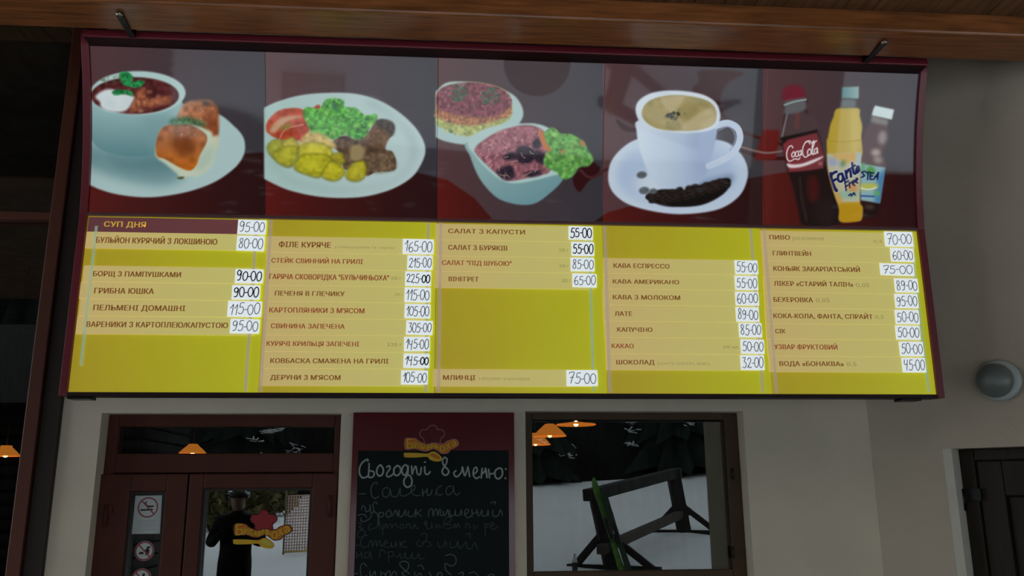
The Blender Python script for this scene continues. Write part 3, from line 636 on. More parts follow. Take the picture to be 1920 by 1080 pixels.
# ---- coffee cup
fill(f4((132, 745), (150, 665), (210, 588), (300, 530), (420, 515), (800, 530), (920, 590), (978, 670), (988, 760), (945, 865), (850, 940), (730, 975), (560, 987), (400, 968), (260, 928), (178, 872), (140, 812)), G(f4((140, 740))[0], f4((980, 760))[0], (200, 215, 228), (188, 204, 224)), 1.2)
fill(f4((180, 740), (220, 650), (330, 590), (830, 600), (905, 700), (880, 830), (700, 905), (500, 932), (330, 905), (210, 835)), (166, 186, 214), 9, True, 0.75); fill(f4((300, 780), (420, 720), (500, 860), (420, 900), (320, 850)), (206, 218, 228), 10, True, 0.8)
fill(f4((480, 830), (700, 790), (890, 745), (880, 800), (760, 860), (560, 900)), (92, 112, 140), 6, True, 0.7)
fill(f4((560, 400), (322, 410), (306, 480), (335, 620), (395, 760), (460, 826), (560, 835), (640, 825), (722, 760), (772, 620), (804, 450), (790, 410)), G(f4((330, 560))[0], f4((800, 620))[0], (206, 220, 234), (160, 178, 206)), 1.2)
fill(f4((640, 500), (800, 470), (740, 700), (660, 800), (640, 680)), (146, 166, 198), 12, True, 0.45); line(f4((795, 445), (865, 428), (925, 460), (940, 530), (900, 610), (835, 655), (750, 692)), 12.5, (192, 206, 226), 1); line(f4((812, 470), (865, 450), (900, 475), (912, 530), (880, 595)), 3, (150, 168, 198), 2, 0.7)
fill(f4((300, 352), (318, 292), (390, 246), (500, 228), (620, 234), (722, 256), (792, 302), (820, 370), (808, 432), (760, 470), (640, 489), (520, 481), (400, 466), (328, 422)), (212, 224, 234), 1.1)
cof = f4((338, 372), (360, 312), (430, 272), (560, 256), (700, 276), (772, 312), (796, 370), (780, 432), (700, 466), (560, 476), (440, 462), (368, 424)); fill(cof, (160, 146, 94), 1.4, True, 1, (12, 0.08)); cfm = maskof(cof)
fill(f4((460, 270), (600, 255), (560, 340), (530, 380), (480, 340)), (190, 176, 136), 3, True, 0.9, clip=cfm); fill(f4((640, 400), (740, 340), (800, 380), (760, 470), (600, 480), (590, 440)), (188, 174, 132), 3, True, 0.9, clip=cfm); fill(f4((350, 380), (440, 420), (480, 480), (400, 470)), (176, 162, 112), 4, True, 0.7, clip=cfm)
dabs(f4((480, 385), (530, 355), (575, 370), (580, 400), (530, 410)), 34, [(40, 42, 36), (56, 62, 50)], 1, 3, 0.8, 41, 0.9); dabs(f4((460, 410), (520, 330), (610, 350), (600, 420), (540, 470), (490, 450)), 44, [(60, 66, 52), (96, 100, 70)], 0.6, 1.3, 0.6, 42, 0.8)
fill(f4((362, 880), (450, 836), (600, 838), (720, 800), (860, 765), (884, 800), (830, 870), (700, 932), (520, 942), (415, 918)), (24, 19, 18), 1.2)
R = np.random.default_rng(43)
for k in range(30):
    t = k / 29; cx = 385 + t * 470 + R.normal() * 6; cy = 888 - 95 * t ** 1.6 + (k % 3 - 1) * (26 * (1 - abs(t - .5))); p = f4((cx, cy))[0]; a = R.uniform(-.6, .4)
    fill(ell(p[0], p[1], 8.2, 5.6, a), (36, 28, 26), 0.8); fill(ell(p[0] - 1, p[1] - 1.5, 5, 2.8, a), (58, 46, 42), 1.5, True, 0.8); line([(p[0] - 6 * math.cos(a), p[1] - 6 * math.sin(a)), (p[0] + 6 * math.cos(a), p[1] + 6 * math.sin(a))], 1.1, (14, 10, 10), 0.6)
for cx, cy, rx in ((338, 746, 9.6), (353, 842, 10), (408, 846, 7.5)): p = f4((cx, cy))[0]; fill(ell(p[0], p[1], rx, rx * .68, -.1), (92, 98, 102), 0.9); line([(p[0] - rx * .7, p[1] + 1), (p[0] + rx * .7, p[1] - 1)], 1, (72, 78, 84), .6)  # these beans greyed with painted reflection haze
# ---- three bottles
cola = f5((118, 180), (255, 166), (262, 240), (330, 375), (368, 520), (400, 650), (440, 780), (482, 930), (470, 1008), (350, 1030), (232, 1012), (205, 920), (172, 770), (130, 640), (108, 520), (92, 440), (112, 260))
fill(cola, (30, 19, 20), 2); clm = maskof(cola)
fill(f5((120, 270), (260, 250), (330, 380), (90, 425), (112, 300)), (84, 66, 70), 3, True, 0.85); line(f5((130, 260), (115, 330), (95, 420)), 3, (150, 146, 150), 1.5, .6); line(f5((200, 265), (195, 350)), 9, (112, 62, 54), 4, .6)
fill(f5((105, 95), (160, 72), (232, 82), (245, 160), (110, 178)), (112, 32, 48), 3, True, 0.95); fill(f5((105, 195), (130, 175), (240, 158), (255, 175), (250, 240), (118, 268), (112, 215)), (104, 104, 106), 2, True, 0.9); line(f5((112, 205), (180, 182), (255, 168)), 3.4, (136, 156, 154), 1)
fill(f5((85, 425), (200, 400), (335, 372), (330, 388), (200, 420), (80, 445)), (26, 18, 20), 1, False)
fill(f5((100, 470), (135, 440), (330, 392), (350, 450), (380, 560), (374, 632), (250, 650), (140, 658)), G(f5((120, 500))[0], f5((380, 500))[0], (128, 48, 56), (116, 54, 58)), 1.2, False)
fill(f5((270, 700), (330, 690), (340, 840), (280, 850)), (84, 22, 24), 5, True, 0.7); line(f5((215, 700), (230, 850), (260, 980)), 5, (54, 40, 42), 3, .6); fill(f5((330, 860), (450, 860), (470, 1000), (350, 1010)), (40, 28, 30), 6, True, .7)
wh = (226, 214, 216)
for P in (((168, 494), (158, 480), (140, 490), (127, 525), (129, 565), (148, 584), (182, 568), (204, 573), (216, 560)), ((172, 520), (160, 538), (165, 556), (178, 548), (181, 528), (172, 520)), ((202, 516), (189, 522), (185, 542), (193, 553), (206, 545)), ((221, 513), (208, 521), (206, 541), (215, 546), (223, 530), (223, 511), (226, 543)), ((284, 468), (271, 451), (250, 462), (235, 495), (235, 535), (250, 557), (272, 546)), ((281, 500), (268, 515), (270, 540), (284, 540), (291, 518), (281, 500)), ((296, 536), (304, 490), (314, 456), (305, 450), (297, 500), (302, 538), (310, 532)), ((327, 497), (315, 506), (312, 530), (322, 533), (331, 514), (332, 493), (336, 530)), ((252, 455), (278, 446), (302, 462), (328, 446))): line(f5(*P), 2.2, wh, 0.8)
fill(f5((128, 600), (170, 606), (230, 600), (300, 575), (372, 550), (360, 566), (300, 598), (230, 622), (165, 630), (135, 622)), wh, 0.9); fill(f5((340, 590), (368, 588), (366, 610), (340, 612)), (176, 120, 124), 1, False, .7)
fill(f5((660, 372), (700, 328), (800, 345), (808, 435), (772, 540), (792, 622), (640, 604), (628, 560), (640, 450)), (88, 66, 68), 2); fill(ell(*f5((772, 425))[0], 8, 13, .1), (160, 150, 150), 3, True, .8); fill(ell(*f5((728, 525))[0], 9, 7), (190, 176, 164), 3, True, .8); fill(ell(*f5((742, 575))[0], 9, 7, .3), (170, 158, 148), 3, True, .7)
fill(f5((700, 272), (812, 306), (806, 346), (694, 322)), (128, 122, 122), 1.6, False); fill(f5((722, 208), (852, 236), (836, 304), (700, 274), (708, 240)), (208, 226, 226), 1.4, False); fill(f5((640, 868), (748, 868), (738, 940), (700, 965), (650, 950)), (34, 22, 20), 3); fill(f5((655, 884), (710, 884), (708, 905), (660, 900)), (120, 96, 84), 3, True, .6)
lab = f5((622, 600), (792, 626), (775, 740), (756, 868), (625, 848)); fill(lab, (140, 176, 182), 1.2, False); lbm = maskof(lab, False)
fill(f5((740, 700), (800, 640), (760, 870), (720, 860)), (60, 120, 170), 3, True, .8, clip=lbm); fill(f5((620, 740), (735, 738), (730, 770), (620, 780)), (190, 190, 80), 2, True, .9, clip=lbm); fill(f5((660, 650), (690, 612), (722, 640), (715, 675), (672, 680)), (80, 150, 70), 1.5); fill(f5((620, 600), (660, 600), (650, 640), (620, 650)), (90, 160, 110), 2, True, .8); fill(f5((715, 800), (745, 780), (752, 815), (728, 815)), (96, 170, 100), 1.2); line(f5((630, 818), (715, 822)), 3, (50, 90, 150), 1); line(f5((625, 765), (680, 775), (730, 762)), 2.4, (216, 226, 220), .9)
nv = (28, 34, 84)
for P in (((655, 652), (632, 658), (652, 682), (630, 694)), ((662, 660), (690, 658)), ((676, 660), (672, 708)), ((712, 664), (692, 664), (688, 706), (708, 706)), ((690, 685), (706, 684)), ((714, 706), (746, 660), (738, 708)), ((722, 688), (742, 690))): line(f5(*P), 2.8, nv, .8, 1, False)
fan = f5((470, 228), (608, 226), (620, 280), (636, 350), (630, 420), (638, 520), (626, 600), (620, 850), (638, 895), (632, 972), (600, 990), (486, 990), (480, 905), (440, 790), (406, 650), (396, 460), (405, 420), (420, 340), (440, 290)); fnm = maskof(fan)
fill(fan, G(f5((400, 0))[0], f5((640, 0))[0], (184, 156, 56), (192, 170, 84)), 1.4); fill(f5((560, 240), (600, 240), (625, 400), (600, 520), (560, 520)), (206, 186, 104), 5, True, .7, clip=fnm); fill(f5((480, 870), (640, 870), (640, 1000), (480, 1000)), (186, 140, 22), 5, True, .9, clip=fnm); line(f5((400, 440), (500, 455), (636, 440)), 2, (170, 140, 40), 2, .6, clip=fnm)
fill(f5((500, 165), (592, 165), (596, 222), (488, 226)), (104, 112, 114), 2, False); fill(f5((500, 84), (614, 80), (612, 162), (498, 158)), G(f5((500, 0))[0], f5((612, 0))[0], (92, 136, 138), (150, 178, 176)), 1.4, False)
fl = f5((396, 534), (630, 524), (632, 700), (620, 858), (470, 862), (400, 640)); fill(fl, (186, 184, 158), 1.2, False, clip=fnm); flm = maskof(fl, False) * fnm
for P, c in ((((440, 530), (580, 522), (590, 580), (500, 600)), (206, 160, 74)), (((400, 640), (470, 760), (500, 860), (440, 860)), (206, 150, 60)), (((540, 740), (590, 740), (600, 790), (550, 800)), (206, 140, 74)), (((410, 560), (480, 580), (480, 610), (410, 610)), (150, 160, 190)), (((600, 540), (630, 540), (630, 700), (605, 640)), (160, 186, 206)), (((490, 600), (515, 575), (522, 600), (500, 625)), (56, 110, 60)), (((480, 790), (600, 790), (590, 830), (500, 830)), (140, 180, 160))): fill(f5(*P), c, 3, True, .85, clip=flm)
for P, wd in ((((424, 668), (428, 710), (450, 765), (462, 782)), 6.5), (((418, 690), (440, 665), (462, 655)), 5), (((436, 718), (458, 706)), 5), (((500, 668), (476, 676), (474, 712), (494, 722), (506, 700), (500, 668), (518, 716)), 4.6), (((524, 650), (532, 700)), 4.6), (((528, 668), (545, 640), (556, 652), (560, 688)), 4.6), (((568, 596), (578, 660), (590, 668)), 4.6), (((560, 632), (588, 612)), 3.6), (((604, 618), (594, 650), (606, 660), (612, 620), (618, 650)), 4)): line(f5(*P), wd + 3, (206, 206, 206), 1.2, .7, clip=flm)
for P, wd in ((((424, 668), (428, 710), (450, 765), (462, 782)), 6.5), (((418, 690), (440, 665), (462, 655)), 5), (((436, 718), (458, 706)), 5), (((500, 668), (476, 676), (474, 712), (494, 722), (506, 700), (500, 668), (518, 716)), 4.6), (((524, 650), (532, 700)), 4.6), (((528, 668), (545, 640), (556, 652), (560, 688)), 4.6), (((568, 596), (578, 660), (590, 668)), 4.6), (((560, 632), (588, 612)), 3.6), (((604, 618), (594, 650), (606, 660), (612, 620), (618, 650)), 4)): line(f5(*P), wd, nv, .9, clip=flm)
for P in (((520, 728), (528, 782)), ((518, 732), (544, 716)), ((522, 756), (540, 746)), ((548, 730), (552, 762)), ((550, 738), (564, 724)), ((572, 736), (586, 722), (576, 714), (570, 736), (586, 748)), ((594, 722), (606, 704), (596, 700), (592, 722), (606, 732)), ((545, 815), (560, 806), (562, 820)), ((570, 812), (580, 798), (588, 812))): line(f5(*P), 2.6, nv, .8, clip=flm)
can = np.clip(can, 0, 255)

def sample(px, py):
    u = np.clip(px - OX - 0.5, 0, CW - 1.001); v = np.clip(py - OY - 0.5, 0, CH - 1.001); iu, iv = u.astype(int), v.astype(int); fu, fv = (u - iu)[:, None], (v - iv)[:, None]
    return (can[iv, iu] * (1 - fu) + can[iv, iu + 1] * fu) * (1 - fv) + (can[iv + 1, iu] * (1 - fu) + can[iv + 1, iu + 1] * fu) * fv
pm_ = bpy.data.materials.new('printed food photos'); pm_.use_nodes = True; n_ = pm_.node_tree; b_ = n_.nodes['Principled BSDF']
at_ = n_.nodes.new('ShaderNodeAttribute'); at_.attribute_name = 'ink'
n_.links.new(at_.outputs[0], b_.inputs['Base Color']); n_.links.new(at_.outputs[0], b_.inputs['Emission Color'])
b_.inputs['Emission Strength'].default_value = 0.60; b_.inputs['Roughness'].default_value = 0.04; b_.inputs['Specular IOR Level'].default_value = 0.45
RM, FWDm, DNm = np.array(RIGHT), np.array(FWD), np.array(DOWN)
seamX = [XL] + [at(px, 260, ycurve(3.30)).x for px in SEAM[1:5]] + [XR]
PICS = ['soup bowl and glazed buns', 'meat, potatoes and lettuce', 'two salads', 'white coffee cup on saucer', 'three drink bottles']
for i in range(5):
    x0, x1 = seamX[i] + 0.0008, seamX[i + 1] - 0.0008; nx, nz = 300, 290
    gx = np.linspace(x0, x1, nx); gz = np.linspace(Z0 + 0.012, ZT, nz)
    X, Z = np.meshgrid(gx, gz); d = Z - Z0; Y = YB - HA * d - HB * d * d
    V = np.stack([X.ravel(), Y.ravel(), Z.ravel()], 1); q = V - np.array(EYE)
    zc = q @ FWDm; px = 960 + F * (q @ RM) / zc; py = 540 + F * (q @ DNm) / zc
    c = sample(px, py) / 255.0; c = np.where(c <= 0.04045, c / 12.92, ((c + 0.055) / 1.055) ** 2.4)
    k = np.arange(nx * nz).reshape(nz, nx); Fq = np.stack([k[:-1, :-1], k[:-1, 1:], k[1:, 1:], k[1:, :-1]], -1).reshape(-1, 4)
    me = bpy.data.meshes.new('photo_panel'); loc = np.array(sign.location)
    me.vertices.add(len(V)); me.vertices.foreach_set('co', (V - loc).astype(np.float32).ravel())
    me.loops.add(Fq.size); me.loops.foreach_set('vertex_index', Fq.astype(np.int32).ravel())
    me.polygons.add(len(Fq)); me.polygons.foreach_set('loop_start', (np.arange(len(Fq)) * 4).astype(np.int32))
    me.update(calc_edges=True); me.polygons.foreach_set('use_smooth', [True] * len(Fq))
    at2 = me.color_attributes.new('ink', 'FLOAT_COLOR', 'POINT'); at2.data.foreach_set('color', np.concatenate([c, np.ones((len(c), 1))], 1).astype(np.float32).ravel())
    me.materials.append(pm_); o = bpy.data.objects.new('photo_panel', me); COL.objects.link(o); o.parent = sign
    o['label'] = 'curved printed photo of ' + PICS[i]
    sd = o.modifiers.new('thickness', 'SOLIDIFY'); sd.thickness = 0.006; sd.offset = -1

# ---------------------------------------------------------------- box, rails and cheeks
ZR = ZT + 0.052
zs = [Z0 + (ZT - Z0) * k / 14 for k in range(15)]
for sx, (xa, xb) in (('l', (XL - 0.036, XL - 0.0012)), ('r', (XR + 0.0012, XR + 0.036))):
    prof = [(xa, YB + 0.055, ZB - 0.02), (xa, YB - 0.012, ZB - 0.02), (xa, YB - 0.014, Z0)] + [(xa, ycurve(z) - 0.016, z) for z in zs[1:]] + [(xa, ycurve(ZT) - 0.03, ZR), (xa, YB + 0.055, ZR)]
    MB().prism(prof, (xb - xa, 0, 0)).build('side_cheek', M['maroon'], sign, bevel=0.002)
MB().box(XL - 0.0, XR, ycurve(ZT) - 0.085, ycurve(ZT) - 0.072, ZT + 0.004, ZT + 0.040).build('top_rail', M['maroon'], sign, bevel=0.003)
MB().box(XL, XR, ycurve(ZT) - 0.072, ycurve(ZT) + 0.02, ZT + 0.003, ZR - 0.004).build('top_lip', M['maroon_dark'], sign)  # dark box: shade under the rail put into its colour
MB().box(XL, XR, YB - 0.016, YB + 0.03, Z0 - 0.007, Z0 + 0.008).build('middle_rail', mat('greyed maroon trim', (0.16, 0.07, 0.075, 1), 0.3), sign, bevel=0.002)
MB().box(XL, XR, YB - 0.014, YB + 0.055, ZB - 0.022, ZB - 0.003).build('bottom_rail', M['maroon_dark'], sign, bevel=0.002)
bk = [(XL, YB + 0.055, ZB), (XL, YB + 0.03, ZB), (XL, YB + 0.03, Z0)] + [(XL, ycurve(z) + 0.03, z) for z in zs[1:]] + [(XL, YB + 0.055, ZT)]
MB().prism(bk, (XR - XL, 0, 0)).build('box_body', M['maroon_dark'], sign)
for px in (150, 1705):
    c = at(px, 742, YB); MB().box(c.x - 0.05, c.x + 0.05, YB - 0.02, YB + 0.06, ZB - 0.034, ZB - 0.022).build('foot_bracket', M['black_metal'], sign, bevel=0.003)

# five yellow films
CX = [XL] + [(at(a, 420, YB).x + at(c, 730, YB).x) / 2 for a, c in ((503, 483), (820, 813), (1129, 1137), (1424, 1446))] + [XR]
for i in range(5):
    MB().box(CX[i] + 0.0006, CX[i + 1] - 0.0006, YB, YB + 0.006, ZB - 0.002, Z0 - 0.0075).build('yellow_panel', M['yellow'], sign)
# clear guides that hold the strips
for top, bot, m in ((508, 490, 'acrylic'), (804, 797, 'acrylic'), (827, 822, 'acrylic'), (1134, 1142, 'acrylic'), (1408, 1426, 'acrylic'), (1433, 1452, 'acrylic'), (477, 466, 'acrylic')):
    x = (at(top, 420, YB).x + at(bot, 730, YB).x) / 2
    MB().box(x - 0.0075, x + 0.0075, YB - 0.0080, YB - 0.0076, ZB + 0.002, Z0 - 0.01).build('clear_guide', M[m], sign)
for top, bot, ya, yb in ((174, 157, 437, 690), (1105, 1111, 425, 733), (1717, 1724, 430, 733)):
    x = (at(top, 420, YB).x + at(bot, 730, YB).x) / 2; za = at(900, ya, YB).z; zb2 = at(900, yb, YB).z
    za = min(za, Z0 - 0.01)
    o = MB().box(x - 0.007, x + 0.007, YB - 0.0081, YB - 0.0076, max(zb2, ZB + 0.002), za).build('tape_strip', M['tape'], sign); o['label'] = 'greenish clear tape'

# ---------------------------------------------------------------- handwriting
DG = {'0': [[(.28, 1), (.08, .8), (.03, .45), (.12, .12), (.3, 0), (.5, .2), (.55, .6), (.45, .9), (.26, 1)]],
 '1': [[(.05, .62), (.2, .8), (.33, 1), (.3, .5), (.24, 0)]],
 '2': [[(.06, .78), (.18, .97), (.4, .98), (.48, .78), (.36, .5), (.1, .12), (.05, .05), (.2, .14), (.36, .02), (.55, .1)]],
 '3': [[(.08, .95), (.45, .97), (.28, .62), (.48, .5), (.5, .2), (.28, 0), (.04, .1)]],
 '4': [[(.1, 1), (.06, .65), (.18, .5), (.42, .58)], [(.5, 1), (.42, .5), (.36, -.08)]],
 '5': [[(.52, .98), (.2, .96), (.14, .58), (.36, .62), (.52, .4), (.42, .08), (.2, 0), (.03, .1)]],
 '6': [[(.46, 1), (.2, .8), (.06, .4), (.16, .06), (.36, 0), (.52, .2), (.44, .45), (.24, .48), (.08, .3)]],
 '7': [[(.04, .86), (.2, .97), (.55, .95), (.38, .5), (.22, -.04)], [(.16, .48), (.48, .52)]],
 '8': [[(.44, .9), (.26, 1), (.12, .84), (.2, .62), (.42, .4), (.46, .14), (.26, 0), (.08, .14), (.16, .42), (.4, .66), (.46, .88)]],
 '9': [[(.46, .84), (.28, 1), (.08, .82), (.12, .56), (.32, .5), (.46, .72), (.5, .85), (.46, .4), (.34, .06), (.1, .02)]],
 '-': [[(.02, .45), (.26, .48)]]}
def write_price(mb, s, x0, z0, wdt, hgt, y, pen, seed):
    R = random.Random(seed); adv = {'1': .40, '-': .30}
    tot = sum(adv.get(ch, .6) for ch in s) - 0.06; x = 0
    for ch in s:
        k = R.uniform(.9, 1.06); dy = R.uniform(-.06, .05); sh = R.uniform(-.02, .09)
        for st in DG[ch]:
            P = [(x0 + (x + p[0] * .96 + sh * p[1]) / tot * wdt, z0 + (p[1] * k + dy) * hgt) for p in st]
            mb.ribbon(smooth(P, 5), pen, y, 0.0006)
        x += adv.get(ch, .6)

# ---------------------------------------------------------------- strips: (left px, top y, bottom y at the left, right px, text, text box, extras, card box, price, bold)
ROWS = [
 (167, 407, 434, 488, 'СУП ДНЯ', (195, 414.5, 273, 427), [], (446.7, 412, 500, 440), '95-00', 1, 'gold'),
 (163, 434.6, 465, 490, 'БУЛЬЙОН КУРЯЧИЙ З ЛОКШИНОЮ', (180, 445, 407, 459.5), [], (445, 442, 497, 471), '80-00', 0, 'b'),
 (158, 498, 528, 486, 'БОРЩ З ПАМПУШКАМИ', (174.5, 508, 339, 520.5), [], (442, 504.5, 494.5, 531.5), '90-00', 2, 'b'),
 (152, 529, 560, 482, 'ГРИБНА ЮШКА', (176.7, 539, 288, 552), [], (436, 534.5, 489, 562), '90-00', 2, 'b'),
 (151, 561, 592, 480, 'ПЕЛЬМЕНІ ДОМАШНІ', (175, 571, 347, 584), [], (428, 564.5, 491.5, 594.5), '115-00', 0, 'b'),
 (146, 593, 626, 478, 'ВАРЕНИКИ З КАРТОПЛЕЮ/КАПУСТОЮ', (162, 602.5, 427, 615.5), [], (432.7, 598, 487.8, 625.5), '95-00', 1, 'b'),
 (501, 443, 473, 808, 'ФІЛЕ КУРЯЧЕ', (523, 452.5, 620, 465.5), [('з помідорами та сиром', 627, 461, 739, 467)], (755.6, 448, 815, 477), '165-00', 1, 'b'),
 (500, 473.7, 504, 806, 'СТЕЙК СВИННИЙ НА ГРИЛІ', (509, 484, 680, 495.5), [], (764, 479, 813, 506.5), '215-00', 0, 'r'),
 (499, 504.7, 534.5, 805, 'ГАРЯЧА СКОВОРІДКА "БУЛЬЧИНЬОХА"', (505, 513.5, 729, 526.5), [('200 г', 733, 518, 752, 525)], (760, 509, 810, 536.5), '225-00', 2, 'r'),
 (497, 535.2, 565, 804, 'ПЕЧЕНЯ В ГЛЕЧИКУ', (515.6, 545, 645.6, 556), [('300 г', 740, 549, 756, 555)], (759, 539, 809.5, 567), '115-00', 1, 'b'),
 (496, 565.7, 596.5, 802, 'КАРТОПЛЯНИКИ З М\'ЯСОМ', (505, 576, 683, 588), [], (759, 570, 809, 597), '105-00', 0, 'r'),
 (495, 597.2, 627.5, 801, 'СВИНИНА ЗАПЕЧЕНА', (508, 606, 646, 617), [], (762, 601, 813, 628), '305-00', 1, 'r'),
 (493, 628.2, 659, 800, 'КУРЯЧІ КРИЛЬЦЯ ЗАПЕЧЕНІ', (500, 639, 673, 650), [('320 г', 726, 642, 754, 650)], (758, 631.6, 808, 658.5), '145-00', 0, 'r'),
 (491, 659.7, 690.5, 798, 'КОВБАСКА СМАЖЕНА НА ГРИЛІ', (507, 671, 728, 682), [], (757, 663, 807, 690), '145-00', 2, 'b'),
 (489, 691.2, 723, 797, 'ДЕРУНИ З М\'ЯСОМ', (507, 702, 638, 713), [], (752.5, 694.5, 804, 721), '105-00', 0, 'b'),
 (817, 420, 449.5, 1110, 'САЛАТ З КАПУСТИ', (840.7, 429, 984, 440), [], (1066, 424, 1114, 450), '55-00', 2, 'b'),
 (817, 450.2, 479.5, 1110, 'САЛАТ З БУРЯКІВ', (840.7, 459, 951, 470.5), [('200 г', 1048, 465, 1066, 473)], (1071, 453.5, 1116.5, 480), '55-00', 2, 'b'),
 (816, 480.2, 508.5, 1111, 'САЛАТ "ПІД ШУБОЮ"', (829, 488, 959, 499), [('200 г', 1049, 495, 1066, 502)], (1069.6, 483, 1117, 509), '85-00', 0, 'r'),
 (815, 509.2, 539, 1112, 'ВІНЕГРЕТ', (841.6, 518, 897, 528.5), [('200 г', 1053, 522, 1070, 530)], (1073, 513, 1121, 539), '65-00', 1, 'b'),
 (812, 692, 724, 1114, 'МЛИНЦІ', (831, 702.5, 891, 713), [('з яблуками та шоколадом', 897, 706, 993, 713)], (1062, 694, 1123, 724), '75-00', 1, 'b'),
 (1131, 484, 512, 1418, 'КАВА ЕСПРЕССО', (1150.7, 493.5, 1255, 504), [], (1377, 488, 1424, 514.5), '55-00', 0, 'b'),
 (1131, 512.7, 541.5, 1419, 'КАВА АМЕРИКАНО', (1149.5, 523.5, 1273, 533.5), [], (1377, 517, 1424, 544), '55-00', 0, 'b'),
 (1130, 542.2, 571.5, 1420, 'КАВА З МОЛОКОМ', (1149.5, 552.5, 1275, 563), [], (1378, 547, 1425.6, 573), '60-00', 1, 'b'),
 (1131, 572.2, 602, 1422, 'ЛАТЕ', (1153, 583, 1185, 593), [], (1379, 576, 1426, 603.4), '89-00', 1, 'b'),
 (1133, 602.7, 632, 1424, 'КАПУЧІНО', (1157.5, 613, 1223, 623), [], (1384.5, 605.5, 1431.4, 632.6), '85-00', 1, 'b'),
 (1135, 632.7, 663, 1426, 'КАКАО', (1147, 643.5, 1188, 653.5), [('200 мл', 1356, 647, 1384, 654)], (1388, 636.5, 1436, 663.6), '50-00', 0, 'r'),
 (1136, 663.7, 693.5, 1427, 'ШОКОЛАД', (1156, 674, 1227, 684), [('(БАУНТІ, СНІКЕРС, МАРС)', 1232, 678.5, 1331, 685)], (1387.7, 666, 1436, 694), '32-00', 1, 'b'),
 (1426, 432.5, 460, 1712, 'ПИВО', (1443, 440, 1481, 450), [('розливне', 1486.5, 442, 1545, 451), ('0,5', 1638, 449, 1654, 456)], (1657, 434, 1715, 463), '70-00', 1, 'b'),
 (1428, 460.7, 489, 1713, 'ГЛИНТВЕЙН', (1449.5, 470, 1520.6, 480.5), [], (1668.5, 465, 1717, 491), '60-00', 0, 'b'),
 (1430, 489.7, 518, 1715, 'КОНЬЯК ЗАКАРПАТСЬКИЙ', (1450.6, 499, 1612, 510.5), [], (1649, 494, 1717, 517), '75-00', 1, 'b'),
 (1431, 518.7, 548, 1717, 'ЛІКЕР «СТАРИЙ ТАЛІН»', (1451.5, 527, 1599.6, 538), [('0,05', 1605, 530, 1630, 539)], (1676, 522, 1725, 548.5), '89-00', 1, 'b'),
 (1433, 548.7, 577.5, 1719, 'БЕХЕРОВКА', (1451, 556.5, 1524, 567.5), [('0,05', 1530, 558, 1556, 567.5)], (1676.5, 551, 1725, 578), '95-00', 0, 'b'),
 (1434, 578.2, 606.5, 1721, 'КОКА-КОЛА, ФАНТА, СПРАЙТ', (1450.6, 587.5, 1636, 598.5), [('0,5', 1641, 590, 1657, 598)], (1677, 581, 1727, 608), '50-00', 0, 'b'),
 (1436, 607.2, 635.5, 1722, 'СІК', (1454, 616, 1472.5, 625.6), [], (1678, 610.5, 1728.5, 637), '50-00', 1, 'b'),
 (1438, 636.2, 667.5, 1724, 'УЗВАР ФРУКТОВИЙ', (1452, 645, 1570, 656), [], (1685, 640.5, 1735, 668), '50-00', 0, 'r'),
 (1441, 668.2, 697, 1727, 'ВОДА «БОНАКВА»', (1462, 676.5, 1582, 687), [('0,5', 1588, 678, 1606, 687)], (1690, 671, 1739, 698.5), '45-00', 0, 'b'),
]
LBL = {'КОКА-КОЛА, ФАНТА, СПРАЙТ': 'cream menu strip for fizzy drinks priced 50-00, directly above the juice strip "СІК"',
       'ВОДА «БОНАКВА»': 'lowest strip of the drinks column, for water, white card 45-00', 'БЕХЕРОВКА': 'cream menu strip for herbal liqueur priced 95-00, fifth in the drinks column',
       'ШОКОЛАД': 'lowest strip of the coffee column, for chocolate, white card 32-00',
       'ГАРЯЧА СКОВОРІДКА "БУЛЬЧИНЬОХА"': 'cream menu strip reading "ГАРЯЧА СКОВОРІДКА" with card 225-00', 'СУП ДНЯ': 'maroon menu strip with gold letters "СУП ДНЯ" and card 95-00'}
YS = YB - 0.004
